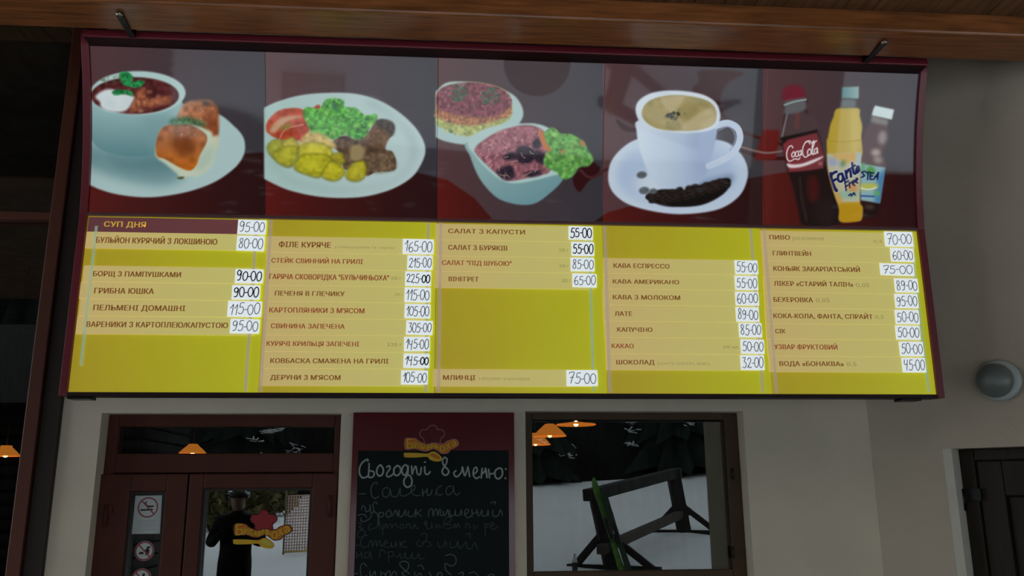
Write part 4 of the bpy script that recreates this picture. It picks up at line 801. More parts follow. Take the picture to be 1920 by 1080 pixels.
for ri, (lx, ty, by, rx, txt, tb, extra, cb, price, bold, ink) in enumerate(ROWS):
    y0 = YS - 0.0003 * (ri % 2)
    za, zb2 = at(lx, ty, y0).z, at(lx, by, y0).z; xa = max(at(lx, ty, y0).x, XL + 0.002); xb = min(at(rx, ty, y0).x, XR - 0.002)
    za = min(za, Z0 - 0.009)
    t = root('menu_strip', ((xa + xb) / 2, YB, (za + zb2) / 2), LBL.get(txt, 'cream menu strip reading "%s" with white price card %s' % (txt, price)), 'menu strip', 'menu strips on the light box')
    MB().box(xa, xb, y0 - 0.003, YB - 0.0002, zb2 - 0.0009, za).build('film', M['strip_maroon' if ink == 'gold' else 'strip'], t)
    yf = y0 - 0.0031
    def put(mb, s, bx, bold_=0.012, h_=None):
        x0, ta, x1, tb_ = bx; sl_ = (738 - (ta + tb_) / 2) * 5e-5 * (x1 - x0)
        h = ((tb_ - ta) - sl_ * 0.5) * 0.84; tb_ -= (tb_ - ta) * 0.07; zz = at(x0, tb_ - sl_, yf).z; top = at(x0, tb_ - sl_ - h, yf).z
        text_on(mb, s, at(x0, tb_ - sl_, yf).x, zz, at(x1, tb_ - sl_, yf).x - at(x0, tb_ - sl_, yf).x, top - zz, yf, bold_, 1.04, 0.0006)
    mb = MB(); put(mb, txt, tb, 0.022); mb.build('lettering', M[{'gold': 'ink_gold', 'b': 'ink_brown', 'r': 'ink_red'}[ink]], t, recalc=False)
    if extra:
        mb = MB()
        for s, *bx in extra: put(mb, s, bx, 0.0)
        mb.build('fine_print', M['ink_pale'], t, recalc=False)
    x0, ya, x1, yb2 = cb; yc = y0 - 0.0043
    A, B_ = at(x0, ya, yc), at(x1 - 2, yb2, yc); rr = random.Random(ri + 3); a = math.radians(rr.uniform(-1.1, 0.5))
    cxm, czm = (A.x + B_.x) / 2, (A.z + B_.z) / 2; hw, hh = (B_.x - A.x) / 2, (A.z - B_.z) / 2
    P = [(cxm + i * hw * math.cos(a) - j * hh * math.sin(a), yc, czm + i * hw * math.sin(a) + j * hh * math.cos(a)) for i, j in ((-1, -1), (1, -1), (1, 1), (-1, 1))]
    card = MB().prism(P, (0, -0.0012, 0)).build('price_card', M['paper'], t)
    mb = MB(); pen = 0.0052 if bold == 2 else 0.0035
    if bold == 2 and price in ('225-00', '145-00'):
        write_price(mb, price[:4], cxm - hw * .9, czm - hh * .55, hw * 1.15, hh * 1.2, yc - 0.0012, 0.0035, ri)
        write_price(mb, '00', cxm + hw * .28, czm - hh * .5, hw * .62, hh * 1.05, yc - 0.0012, 0.0055, ri + 50)
    else: write_price(mb, price, cxm - hw * .88, czm - hh * .66, hw * 1.76, hh * 1.38, yc - 0.0012, pen, ri)
    mb.build('price_writing', M['pen_bold' if bold == 2 else 'pen'], card, recalc=False)

# ---------------------------------------------------------------- hooks that tie the sign to the beam
for px, py, qx, qy, nm in ((250, 52, 226, 24, 'black hook tying the soup photo end of the sign to the beam'), (1622, 104, 1655, 78, 'black hook tying the bottles photo end of the sign to the beam')):
    a = at(px, py, ycurve(ZT) - 0.09); a.z = ZT + 0.006; c = at(qx, qy, -1.09)
    h = root('hanging_hook', a, nm, 'hook', 'hooks between sign and beam')
    top = Vector((c.x, -1.10, zb - 0.011))
    MB().bar(a, top, 0.030, 0.010).bar(a + Vector((0, 0, -.004)), a + Vector((0, 0, .035)), 0.030, 0.008, (0, 1, 0)).build('strap', M['black_metal'], h, bevel=0.002)
    MB().lathe([(0.016, 0), (0.016, 0.008), (0.010, 0.010), (0.010, 0.016)], top + Vector((0, 0, -0.004)), 6).build('bolt', M['zinc'], h)

# ================================================================ chalkboard on the wall
def Wp(px, py, y): p = at(px, py, y); return p.x, p.z
cx0, cz1 = Wp(663, 773.5, -0.03); cx1 = Wp(964, 773.5, -0.03)[0]; czb = 0.95
ch = root('chalkboard', ((cx0 + cx1) / 2, 0, czb), 'red menu chalkboard with white handwriting between door and brown window', 'chalkboard')
MB().box(cx0, cx1, -0.03, -0.002, czb, cz1).build('board_frame', M['board_red'], ch, bevel=0.002)
s0, s1 = Wp(672, 846, -0.03)[0], Wp(953.5, 846, -0.03)[0]; st = Wp(800, 845, -0.03)[1]
MB().box(s0, s1, -0.034, -0.0302, czb + 0.05, st).build('slate', M['slate'], ch)
def chalk(fr, strokes, wd, m, nm):
    mb = MB()
    for P in strokes:
        q = [Wp(p[0], p[1], -0.0345) for p in fr(*P)]; mb.ribbon(smooth(q, 5), wd * random.uniform(.9, 1.1), -0.0342, 0.0006)
    return mb.build(nm, m, ch, recalc=False)
class Fq:
    def __init__(s, ox, oy, k): s.o = (ox, oy); s.k = k
    def __call__(s, *P): return [(s.o[0] + p[0] / s.k, s.o[1] + p[1] / s.k) for p in P]
k1 = Fq(660, 850, 6.4); k2 = Fq(660, 930, 6.4); k3 = Fq(650, 1000, 6.1935)
chalk(k1, [((190, 95), (188, 72), (155, 85), (110, 130), (88, 195), (95, 255), (125, 292), (165, 288), (190, 270)), ((206, 120), (203, 200), (200, 280), (235, 288), (265, 262), (258, 220), (215, 210)), ((340, 138), (305, 175), (298, 235), (325, 270), (362, 255), (376, 195), (345, 138)), ((415, 165), (448, 150), (455, 185), (418, 240), (424, 280), (465, 272), (500, 240)), ((545, 145), (505, 185), (508, 250), (545, 265), (580, 230), (582, 175), (545, 145)), ((668, 160), (640, 138), (608, 170), (600, 225), (628, 262), (660, 225), (672, 150), (668, 250), (628, 310), (625, 370), (665, 408), (712, 375), (718, 315), (690, 265), (640, 262)), ((715, 150), (722, 250), (735, 205), (765, 155), (785, 245), (820, 250), (832, 170)), ((872, 160), (878, 238), (910, 252), (938, 220)), ((868, 104), (882, 106)), ((1110, 45), (1140, 70), (1128, 130), (1085, 200), (1090, 245), (1125, 262), (1160, 232), (1150, 192), (1105, 150), (1085, 90), (1110, 45)), ((1250, 208), (1222, 232), (1235, 272), (1270, 276), (1315, 220), (1325, 165), (1340, 232), (1355, 268), (1385, 190), (1392, 168), (1412, 280)), ((1455, 252), (1500, 215), (1492, 168), (1462, 190), (1455, 258), (1490, 302), (1530, 280)), ((1562, 180), (1550, 298)), ((1555, 250), (1595, 215), (1604, 182), (1620, 290)), ((1640, 190), (1650, 296)), ((1648, 250), (1705, 240)), ((1765, 175), (1720, 210), (1720, 280), (1760, 306), (1802, 262), (1800, 195), (1765, 175)), ((1842, 188), (1850, 190)), ((1838, 298), (1846, 300))], 0.0085, M['chalk'], 'lettering')
chalk(k1, [((85, 488), (160, 484)), ((305, 370), (290, 350), (250, 370), (228, 430), (235, 500), (270, 540), (320, 520)), ((440, 420), (400, 412), (368, 450), (372, 505), (400, 528), (445, 500), (458, 430), (470, 500), (500, 520), (545, 512), (572, 440), (578, 420), (582, 495), (610, 512), (650, 505), (690, 480), (750, 430), (755, 388), (722, 395), (712, 450), (745, 500), (800, 508), (822, 498)), ((845, 430), (850, 512), (862, 468), (892, 455), (902, 425), (905, 498), (942, 495), (962, 435)), ((1020, 430), (1000, 505)), ((1078, 392), (1045, 400), (1010, 455), (1040, 500), (1085, 490)), ((1195, 392), (1150, 402), (1128, 450), (1140, 495), (1180, 488), (1215, 440), (1215, 390), (1228, 470), (1260, 500), (1300, 465))], 0.0048, M['chalk_dim'], 'lettering')
chalk(k2, [((115, 165), (125, 118), (160, 140), (165, 190), (210, 165), (215, 105), (228, 208), (262, 178), (250, 105), (285, 72), (300, 100)), ((262, 182), (305, 220), (322, 290)), ((330, 195), (322, 240), (308, 340)), ((322, 215), (355, 195), (382, 218), (365, 250), (330, 250)), ((440, 168), (408, 210), (428, 255), (465, 238), (468, 190), (440, 168)), ((485, 240), (525, 170), (545, 238), (565, 170), (565, 238), (605, 240), (640, 170), (645, 240)), ((680, 180), (672, 232), (712, 248), (750, 215), (768, 158), (765, 256)), ((772, 215), (835, 162)), ((780, 208), (835, 244)), ((915, 245), (928, 168), (962, 160), (975, 240), (988, 180), (1015, 158), (1030, 235), (1042, 175), (1060, 165), (1062, 230), (1098, 232)), ((1090, 180), (1110, 236), (1150, 165), (1160, 230), (1190, 262)), ((1172, 170), (1185, 236), (1230, 225), (1240, 170), (1245, 232), (1290, 226), (1312, 165), (1315, 232)), ((1345, 226), (1398, 185), (1378, 155), (1350, 195), (1382, 262), (1430, 240)), ((1440, 160), (1440, 250)), ((1445, 210), (1490, 200), (1500, 165), (1512, 240)), ((1530, 236), (1562, 170), (1565, 236), (1618, 232), (1632, 170), (1636, 236)), ((1690, 170), (1692, 236), (1750, 236), (1782, 165), (1806, 232)), ((1665, 80), (1720, 72), (1715, 102)), ((70, 230), (140, 220), (175, 256)), ((112, 262), (106, 295), (150, 306), (210, 272), (235, 230))], 0.0052, M['chalk_dim'], 'lettering')
chalk(k2, [((75, 332), (105, 325), (112, 350), (85, 375), (130, 390), (120, 402), (75, 440), (66, 480), (100, 500), (150, 470), (150, 420), (95, 398)), ((235, 335), (200, 362), (202, 402), (250, 396), (310, 360), (332, 300)), ((332, 320), (335, 395)), ((365, 362), (370, 470)), ((365, 370), (400, 335), (415, 360), (375, 388)), ((430, 390), (440, 350), (470, 340), (480, 386), (500, 345), (530, 336), (545, 386)), ((598, 336), (570, 370), (600, 392), (625, 360), (600, 336)), ((650, 386), (660, 340), (692, 342), (700, 386), (725, 384), (758, 340), (770, 386), (800, 384)), ((892, 302), (870, 310), (880, 350), (895, 300), (898, 385), (950, 380), (955, 322), (962, 386)), ((1010, 332), (1015, 386), (1050, 350), (1060, 386)), ((1090, 386), (1110, 300), (1150, 252), (1190, 262), (1180, 300), (1110, 345), (1185, 340), (1180, 385), (1120, 388)), ((1210, 386), (1235, 332), (1246, 386), (1275, 330), (1292, 386)), ((1365, 386), (1372, 332), (1402, 336), (1415, 386)), ((1460, 340), (1470, 390), (1512, 350)), ((1592, 330), (1602, 480)), ((1590, 345), (1635, 332), (1622, 372), (1592, 372)), ((1655, 372), (1708, 342), (1675, 320), (1662, 380), (1708, 402), (1750, 360))], 0.0044, M['chalk_faint'], 'lettering')
chalk(k3, [((110, 140), (150, 138)), ((240, 20), (190, 40), (162, 110), (190, 166), (240, 150)), ((255, 160), (265, 100), (290, 85), (300, 156), (318, 100), (340, 85), (350, 152), (372, 90), (390, 98), (402, 152), (430, 130), (478, 110), (452, 85), (430, 138), (470, 166), (512, 145), (520, 100), (525, 155), (560, 150), (572, 95), (580, 160)), ((620, 90), (622, 162)), ((690, 85), (630, 125), (670, 160), (702, 156)), ((850, 80), (812, 110), (830, 152), (880, 140)), ((862, 20), (895, -4), (932, 20), (920, 80), (865, 150)), ((870, 110), (940, 92), (985, 140), (940, 152)), ((1060, 100), (1072, 160), (1120, 150), (1150, 92), (1156, 162)), ((1200, 95), (1212, 166), (1268, 150), (1290, 92), (1302, 166), (1335, 160), (1388, 100), (1402, 172), (1450, 175), (1488, 105), (1515, 176)), ((1390, 15), (1430, 2), (1436, 60)), ((115, 215), (120, 292)), ((120, 260), (162, 245), (172, 215), (176, 292)), ((250, 215), (208, 238), (215, 285), (255, 270), (272, 215), (280, 272), (300, 296)), ((380, 282), (392, 200), (430, 198), (452, 230)), ((480, 210), (490, 342)), ((480, 225), (535, 212), (540, 262), (492, 272)), ((560, 262), (598, 270), (620, 230), (626, 286), (660, 280), (680, 226), (690, 286), (740, 284), (762, 226), (768, 288), (800, 290), (840, 236), (850, 292), (905, 290))], 0.0044, M['chalk_faint'], 'lettering')
chalk(k3, [((88, 470), (132, 464)), ((232, 386), (195, 345), (160, 390), (165, 480), (190, 505), (235, 490)), ((270, 440), (275, 500), (310, 470), (330, 440), (335, 500)), ((400, 440), (395, 500)), ((395, 470), (440, 460), (445, 500)), ((450, 502), (470, 450), (500, 440), (512, 500), (540, 450), (570, 448), (580, 500)), ((730, 470), (660, 412), (615, 360), (650, 325), (712, 340), (716, 398), (690, 430), (640, 470), (700, 505)), ((825, 382), (870, 370), (896, 425)), ((790, 450), (800, 505), (850, 462), (870, 500)), ((960, 450), (985, 502)), ((1085, 450), (1050, 480), (1080, 510), (1110, 480), (1085, 450)), ((1145, 262), (1205, 244), (1262, 275), (1268, 340), (1222, 380), (1150, 350), (1140, 390), (1162, 440), (1215, 482)), ((1300, 470), (1350, 450), (1345, 500)), ((1420, 465), (1480, 450), (1530, 492)), ((1640, 490), (1690, 475), (1720, 500))], 0.0046, M['chalk_dim'], 'lettering')

def logo(fr, y, parent, hat_fill, s):
    """chef's hat over a wavy word and a spoon; fr maps tracing points to pixels, y = plane"""
    def W(P): return [Wp(p[0], p[1], y) for p in fr(*P)]
    def flat(P, m, nm, off, sm=True):
        q = W(P); q = smooth(q, 6, True) if sm else q
        return MB().prism([(p[0], y - off, p[1]) for p in q], (0, -0.0008, 0)).build(nm, m, parent)
    hat = ((620, 600), (600, 450), (520, 380), (505, 290), (570, 215), (680, 210), (740, 130), (830, 98), (920, 140), (950, 205), (1060, 215), (1125, 290), (1110, 370), (1030, 450), (1020, 600))
    if hat_fill: flat(hat, M['logo_red'], 'logo_hat', 0)
    mb = MB(); q = W(hat); mb.ribbon(smooth(q, 6), s * 1.5, y - 0.001, 0.0006); mb.build('logo_hat_outline', M['logo_pink'] if not hat_fill else M['logo_dark'], parent, recalc=False)
    word = 'Бульчиньоха'; pos = [(250, 565, 1.5, 4), (400, 580, 1.0, -14), (505, 615, 1.0, -16), (590, 650, 1.0, -10), (670, 660, 1.0, 2), (760, 635, 1.0, 8), (850, 615, 1.0, 0), (945, 640, 1.0, -12), (1075, 665, 1.3, 2), (1215, 620, 1.15, 18), (1360, 560, 1.15, 22)]
    out = MB(); ins = MB()
    for chx, (px, py, k, a) in zip(word, pos):
        v, f, x0, x1 = text_geo(chx, 0.03); c = fr((px, py))[0]; C_ = Wp(c[0], c[1], y); hh = s * 22 * k * .5; r = math.radians(a)
        lo, hi = cap_h(0.012); cxm = (x0 + x1) / 2; n = len(v)
        for mb, mul, yo in ((ins, 1.0, 0.0034),):
            P = []
            for p in v:
                u = (p[0] - cxm) * hh * 1.62; w_ = (p[1] - (0.36 if k > 1.2 else 0.3)) * hh * 1.75
                P.append((C_[0] + u * math.cos(r) - w_ * math.sin(r), y - yo, C_[1] + u * math.sin(r) + w_ * math.cos(r)))
            for o_ in (-.05, 0, .05): mb.add([(p[0] + o_ * hh * math.cos(r), p[1] - .00003 * o_, p[2] + o_ * hh * math.sin(r)) for p in P], f)
    ban = ((130, 440), (370, 430), (470, 500), (600, 560), (700, 580), (850, 545), (1000, 570), (1120, 560), (1200, 500), (1400, 455), (1490, 570), (1400, 660), (1290, 710), (1210, 800), (1060, 815), (960, 745), (840, 690), (700, 750), (560, 745), (380, 690), (135, 695))
    flat(ban, M['logo_orange'], 'logo_banner', 0.0016); q = W(ban + ban[:1]); mb = MB(); mb.ribbon(smooth(q, 5), s * 1.6, y - 0.0025, 0.0004); mb.build('logo_outline', M['logo_pink'] if not hat_fill else M['logo_dark'], parent, recalc=False)
    ins.build('logo_letters', M['logo_yellow'], parent, recalc=False)
    sp_ = ((100, 850), (120, 800), (400, 800), (690, 815), (800, 770), (900, 775), (1000, 850), (1060, 930), (1030, 1000), (900, 1015), (760, 970), (680, 900), (400, 915), (130, 910))
    flat(sp_, M['logo_yellow'], 'logo_spoon', 0.0012); flat(((760, 850), (850, 810), (950, 860), (1020, 920), (980, 955), (860, 920)), M['logo_orange'] if not hat_fill else mat('pale yellow vinyl', rgb(210, 200, 80), 0.5), 'logo_spoon_bowl', 0.0022)
logo(Fq(750, 790, 13.5), -0.0348, ch, False, 0.0024)

# ------------------------------------------------ things stuck on the door glass
YG = GY - 0.0042
dec = root('door_logo', at(480, 1000, YG), 'yellow lettering, red chef hat and spoon sticker on the large door pane', 'sticker')
logo(Fq(425 + 4.5, 950 - 2, 12.6), YG, dec, True, 0.0027)
def disc(mb, cx, cz, r, y, th=0.0006, n=40, r0=None):
    if r0 is None: mb.prism([(cx + r * math.cos(t), y, cz + r * math.sin(t)) for t in [2 * math.pi * k / n for k in range(n)]], (0, -th, 0))
    else:
        mb.ribbon([(cx + (r + r0) / 2 * math.cos(t), cz + (r + r0) / 2 * math.sin(t)) for t in [2 * math.pi * k / n for k in range(n + 1)]], r - r0, y, th)
kz = Fq(220, 900, 6.0)
p0 = Wp(*kz((205, 178))[0], YG); p1 = Wp(*kz((505, 172))[0], YG); p2 = Wp(*kz((480, 603))[0], YG); p3 = Wp(*kz((162, 608))[0], YG)
ns = root('no_smoking_notice', (p0[0], YG, p2[1]), 'white no smoking notice taped on the narrow dark pane of the door', 'notice')
MB().prism([(p[0], YG, p[1]) for p in (p0, p1, p2, p3)], (0, -0.0008, 0)).build('paper_sheet', M['sticker'], ns)
c = Wp(*kz((345, 308))[0], YG); r = (Wp(*kz((460, 308))[0], YG)[0] - c[0]); y1 = YG - 0.0009
mb = MB()
def kst(*P): return [Wp(p[0], p[1], y1) for p in kz(*P)]
mb.ribbon(kst((265, 338), (395, 332)), r * .16, y1, .0005); mb.ribbon(smooth(kst((330, 245), (312, 268), (345, 292), (410, 294)), 5), r * .12, y1, .0005); mb.ribbon(smooth(kst((318, 262), (350, 300), (400, 300)), 5), r * .07, y1, .0005)
mb.build('cigarette_picture', M['sticker_black'], ns, recalc=False)
mb = MB(); disc(mb, c[0], c[1], r, y1 - .0006, .0004, 40, r * .86); mb.ribbon([(c[0] - r * .66, c[1] + r * .66), (c[0] + r * .66, c[1] - r * .66)], r * .13, y1 - .0006, .0004); mb.build('ban_ring', M['sticker_red'], ns, recalc=False)
mb = MB()
for j, (a, b_) in enumerate(((235, 440), (230, 430), (228, 440), (240, 420), (222, 430), (225, 425))): mb.ribbon(kst((a, 458 + j * 21), (b_, 456 + j * 21)), r * .045, y1, .0004)
mb.build('notice_lines', M['sticker_grey'], ns, recalc=False)
def ban_sticker(cx, cy, rad, label, shapes):
    c = Wp(*kz((cx, cy))[0], YG); r = Wp(*kz((cx + rad, cy))[0], YG)[0] - c[0]
    o = root('ban_sticker', (c[0], YG, c[1]), label, 'sticker')
    mb = MB(); disc(mb, c[0], c[1], r, YG); mb.build('sticker_disc', M['sticker'], o)
    yy = YG - 0.0007; mb = MB()
    for P in shapes: mb.prism([(c[0] + p[0] * r, yy, c[1] + p[1] * r) for p in P], (0, -0.0005, 0))
    mb.build('pictogram', M['sticker_black'], o)
    mb = MB(); disc(mb, c[0], c[1], r * .98, yy - .0006, .0004, 40, r * .80); mb.ribbon([(c[0] - r * .6, c[1] + r * .6), (c[0] + r * .6, c[1] - r * .6)], r * .14, yy - .0006, .0004); mb.build('ban_ring', M['sticker_red'], o, recalc=False)
ban_sticker(305, 798, 112, 'round red ban sticker under the white notice on the door', [((-.55, -.32), (-.5, -.12), (-.2, -.05), (-.05, -.18), (-.05, -.32)), ((.1, -.42), (.12, -.1), (.02, .12), (.22, .22), (.2, .42), (.55, .46), (.58, .3), (.4, .28), (.52, .0), (.42, -.42))])
ban_sticker(270, 1108, 112, 'round ban sticker cut by the bottom edge of the photo', [((-.3, -.3), (.3, -.3), (.25, .1), (-.2, .1)), ((.05, .15), (.3, .15), (.34, .5), (.1, .5))])

# ================================================================ the yard in front, seen in the panes and the glossy print
def gz(y, x=0.0):
    d = min(-y - 6.0, 20.5)
    return 0.0 if d < 0 else 0.100 * d + 0.055 * (max(-14, min(14, x)) - 4) * min(1, d / 20)
ys = [-6.0, -8, -10, -13, -16, -20, -24, -27, -32]; xs = [-40 + 4 * k for k in range(21)]
V = []; Fc = []
for y in ys:
    for x in xs: V.append((x, y, gz(y, x) - 0.12 + (0.06 * math.sin(x * .7 + y) + 0.06 * math.sin(x * 1.9 - y * .6) if y < -8 else 0)))
for i in range(len(ys) - 1):
    for j in range(len(xs) - 1): k = i * len(xs) + j; Fc.append((k, k + 1, k + 1 + len(xs), k + len(xs)))
o = MB().add(V, Fc, True).build('ground', M['snow']); struct(o, 'white snow slope in front of the porch', 'ground'); sd = o.modifiers.new('t', 'SOLIDIFY'); sd.thickness = 0.2; sd.offset = -1
for f in o.data.polygons:
    if f.normal.z < 0: o.data.flip_normals(); break

def mirror(px, py, depth, plane=GY):
    """real position of something seen in the panes at px,py: depth = how far behind the pane its image lies"""
    p = at(px, py, plane + depth); return Vector((p.x, plane - depth, p.z))
def on_ground(px, py, plane=GY):
    lo, hi = 3.0, 40.0
    for _ in range(40):
        m = (lo + hi) / 2; p = mirror(px, py, m, plane)
        if p.z - (gz(p.y, p.x) - 0.1) > 0: lo = m
        else: hi = m
    p = mirror(px, py, lo, plane); return p, lo
# ski rack of heavy timber: two braced posts carrying two rails
fA, dA = on_ground(1150, 1068); fB, dB = on_ground(1284, 1000)
rk = root('ski_rack', fA, 'dark timber ski rack standing in the snow, mirrored in the brown window', 'ski rack')
tA = mirror(1118, 925, dA); tB = mirror(1262, 888, dB); tA.y = fA.y; tB.y = fB.y
dirr = (fB - fA).normalized()
for f, t in ((fA, tA), (fB, tB)):
    MB().bar(f - Vector((0, 0, .05)), t + (t - f).normalized() * .08, 0.26, 0.26).build('post', M['rack_wood'], rk, bevel=.015)
    sdv = Vector((-dirr.y, dirr.x, 0)).normalized()
    for s in (-1, 1): MB().bar(f + sdv * s * .75, f + (t - f) * .45 + sdv * s * .08, 0.11, 0.11).build('brace', M['rack_wood'], rk, bevel=.008)
    MB().bar(f - sdv * .85 + Vector((0, 0, .02)), f + sdv * .85 + Vector((0, 0, .02)), 0.14, 0.10).build('sole_beam', M['rack_wood'], rk, bevel=.008)
MB().bar(tA - (tB - tA).normalized() * .35, tB + (tB - tA).normalized() * .3, 0.22, 0.20).build('top_rail', M['rack_wood'], rk, bevel=.012)
lA, lB = fA + (tA - fA) * .30, fB + (tB - fB) * .32
MB().bar(lA - (lB - lA).normalized() * .35, lB + (lB - lA).normalized() * .5, 0.16, 0.16).build('lower_rail', mat('brown worn rail', (0.06, 0.045, 0.038, 1), 0.8), rk, bevel=.012)
ski_g = mat('green ski topsheet', (0.10, 0.24, 0.05, 1), 0.35, noise=(9, .6)); ski_b = mat('black binding', (0.015, 0.015, 0.015, 1), 0.5)
towards = Vector((0, 0.16, 0))
for i, (bx, by, tx, ty, lb_) in enumerate(((1168, 1070, 1111, 896, 'green ski leaning on the near rack post, tip towards the window'), (1182, 1070, 1128, 915, 'black and green ski leaning behind the other one on the rack post'))):
    a = mirror(bx, by, dA - 0.55 - .1 * i); a.z = gz(a.y, a.x) - 0.08; t = mirror(tx, ty, dA - 0.34 - .1 * i); s = root('ski', a, lb_, 'ski')
    d = (t - a); n = d.cross(Vector((1, 0, 0))).normalized(); wv = d.normalized().cross(n)
    prof = [(0, .045, 0), (.05, .055, 0), (.45, .038, 0), (.86, .056, 0), (.94, .05, .02), (.98, .03, .05), (1, .008, .08)]
    V = []; 
    for q, hw, up in prof:
        c = a + d * q + n * up
        for e in (-1, 1):
            for th in (0, .012): V.append(c + wv * hw * e + n * th)
    Fc = [(4 * k + u, 4 * k + v, 4 * k + 4 + v, 4 * k + 4 + u) for k in range(len(prof) - 1) for u, v in ((0, 1), (1, 3), (3, 2), (2, 0))] + [(0, 1, 3, 2), tuple(4 * (len(prof) - 1) + k for k in (0, 2, 3, 1))]
    MB().add(V, Fc).build('ski_body', ski_g if i == 0 else mat('black green ski', (0.03, 0.05, 0.03, 1), .4), s)
    MB().bar(a + d * .36 + n * .03, a + d * .58 + n * .03, .07, .06).build('binding', ski_b, s, bevel=.01)
# bottle on the snow
bp, bd = on_ground(1078, 1071)
bt = root('drink_bottle', bp, 'half full dark drink bottle standing low before the snow in the brown window', 'bottle')
MB().lathe([(.048, 0), (.05, .02), (.049, .14), (.05, .145)], bp, 20).build('drink', mat('dark cola', (.015, .008, .006, 1), .2), bt)
MB().lathe([(.0495, .145), (.046, .18), (.022, .24), (.014, .25), (.014, .262)], bp, 20).build('bottle_neck', mat('clear bottle', (.55, .6, .6, 1), .15), bt)
MB().lathe([(.016, .262), (.016, .285)], bp, 20).build('bottle_cap', M['black_metal'], bt)
# safety net beyond the door
n0, nd = on_ground(531, 1040); n1 = mirror(640, 1036, nd); n1.y = n0.y; n1.z = gz(n1.y, n1.x) - .08
nroot = root('safety_net', n0, 'pale orange safety net on thin poles across the snow, mirrored in the door', 'net')
for k in range(2):
    p = n0 + (n1 - n0) * k; MB().tube([p - Vector((0, 0, .1)), p + Vector((0, 0, 1.22))], .018).build('net_pole', mat('olive net pole', (.12, .11, .05, 1), .6), nroot)
b = MB(); L = (n1 - n0).length; dn = (n1 - n0).normalized()
for k in range(23): b.tube([n0 + dn * L * k / 22 + Vector((0, 0, .06)), n0 + dn * L * k / 22 + Vector((0, 0, 1.12))], .012, 4)
for k in range(20): b.tube([n0 + Vector((0, 0, .06 + k * .0558)), n1 + Vector((0, 0, .06 + k * .0558))], .012, 4)
b.build('netting', mat('pale orange netting', (.62, .42, .36, 1), .7), nroot)
b = MB(); b.tube([n0 + Vector((0, 0, .05)), n1 + Vector((0, 0, .05))], .02, 6); b.build('border_rope', mat('yellow rope', (.55, .42, .10, 1), .7), nroot)
# dark spruces closing the yard
def spruce_mesh():
    b = MB(); R = random.Random(4); H = 9.0; V = []; Fc = []
    for t in range(9):
        z0 = 0.35 + t * (H - .35) / 9.2; r = 2.1 * (1 - t / 9.6); n = 22; k = len(V); V.append((0, 0, z0 + 1.9))
        for i in range(n):
            a = 2 * math.pi * i / n; rr = r * (1.0 if i % 2 else .62) * R.uniform(.85, 1.12); V.append((rr * math.cos(a), rr * math.sin(a), z0 - (0.35 if i % 2 else .05) + R.uniform(-.1, .1)))
        V.append((0, 0, z0 + .5))
        for i in range(n): Fc.append((k, k + 1 + i, k + 1 + (i + 1) % n)); Fc.append((k + n + 1, k + 1 + (i + 1) % n, k + 1 + i))
    return b.add(V, Fc)
t0 = root('spruce_tree', (0, 0, 0), 'dark spruce tree beyond the snow slope', 'tree', 'spruces beyond the snow slope')
crown = spruce_mesh().build('needle_crown', M['spruce'], t0, recalc=False); trunk = MB().tube([(0, 0, -.6), (0, 0, 8)], [.2, .06]).build('trunk', M['trunk'], t0)
R = random.Random(9)
snow_c = MB()
for k in range(26):
    a_ = R.uniform(0, 6.28); z_ = R.uniform(.8, 5.5); r_ = 2.05 * (1 - z_ / 9.4)
    for q in range(7):
        c_ = Vector((r_ * math.cos(a_) + R.gauss(0, .13), r_ * math.sin(a_) + R.gauss(0, .13), z_ - .1 + R.gauss(0, .06))); e_ = Vector((R.gauss(0, .09), R.gauss(0, .09), R.gauss(0, .03)))
        snow_c.bar(c_ - e_, c_ + e_, .045, .02)
snow_c = snow_c.build('snow_clump', M['snow'], t0)
spots = [(-23 + 5.3 * i + R.uniform(-.3, .3), -26.8 + R.uniform(-.6, .6)) for i in range(10)] + [(-7.9, -6.6), (-9.4, -15.0)]
for i, (x, y) in enumerate(spots):
    tr = t0
    if i:
        tr = t0.copy(); COL.objects.link(tr)
        for c in (crown, trunk, snow_c): q = c.copy(); COL.objects.link(q); q.parent = tr
    s = R.uniform(.9, 1.12)
    tr.location = (x, y, gz(y, x) - .15); tr.scale = (s, s, s * R.uniform(.95, 1.2)); tr.rotation_euler = (0, 0, R.uniform(0, 6))
    if i == 10: tr['label'] = 'snow flecked spruce close to the porch, mirrored in the tall dark window'; del tr['group']
    if i == 11: tr['label'] = 'spruce standing behind the one close to the porch'; del tr['group']
V = []; Fc = []
for iy, (y, z) in enumerate(((-27.3, 1.0), (-29.0, 3.6), (-36, 8.5), (-44, 15), (-60, 24))):
    for ix in range(25): V.append((-48 + 4 * ix, y + math.sin(ix * 1.7 + iy) * .8, z + math.sin(ix * 2.3 + iy * 1.1) * .9))
for i in range(4):
    for k in range(24): q = i * 25 + k; Fc.append((q, q + 1, q + 26, q + 25))
o = MB().add(V, Fc, True).build('hill', mat('dark wooded hillside', (0.012, 0.014, 0.011, 1), .95, .1, noise=(.8, .6)), None); struct(o, 'dark wooded hillside beyond the snow', 'hill')
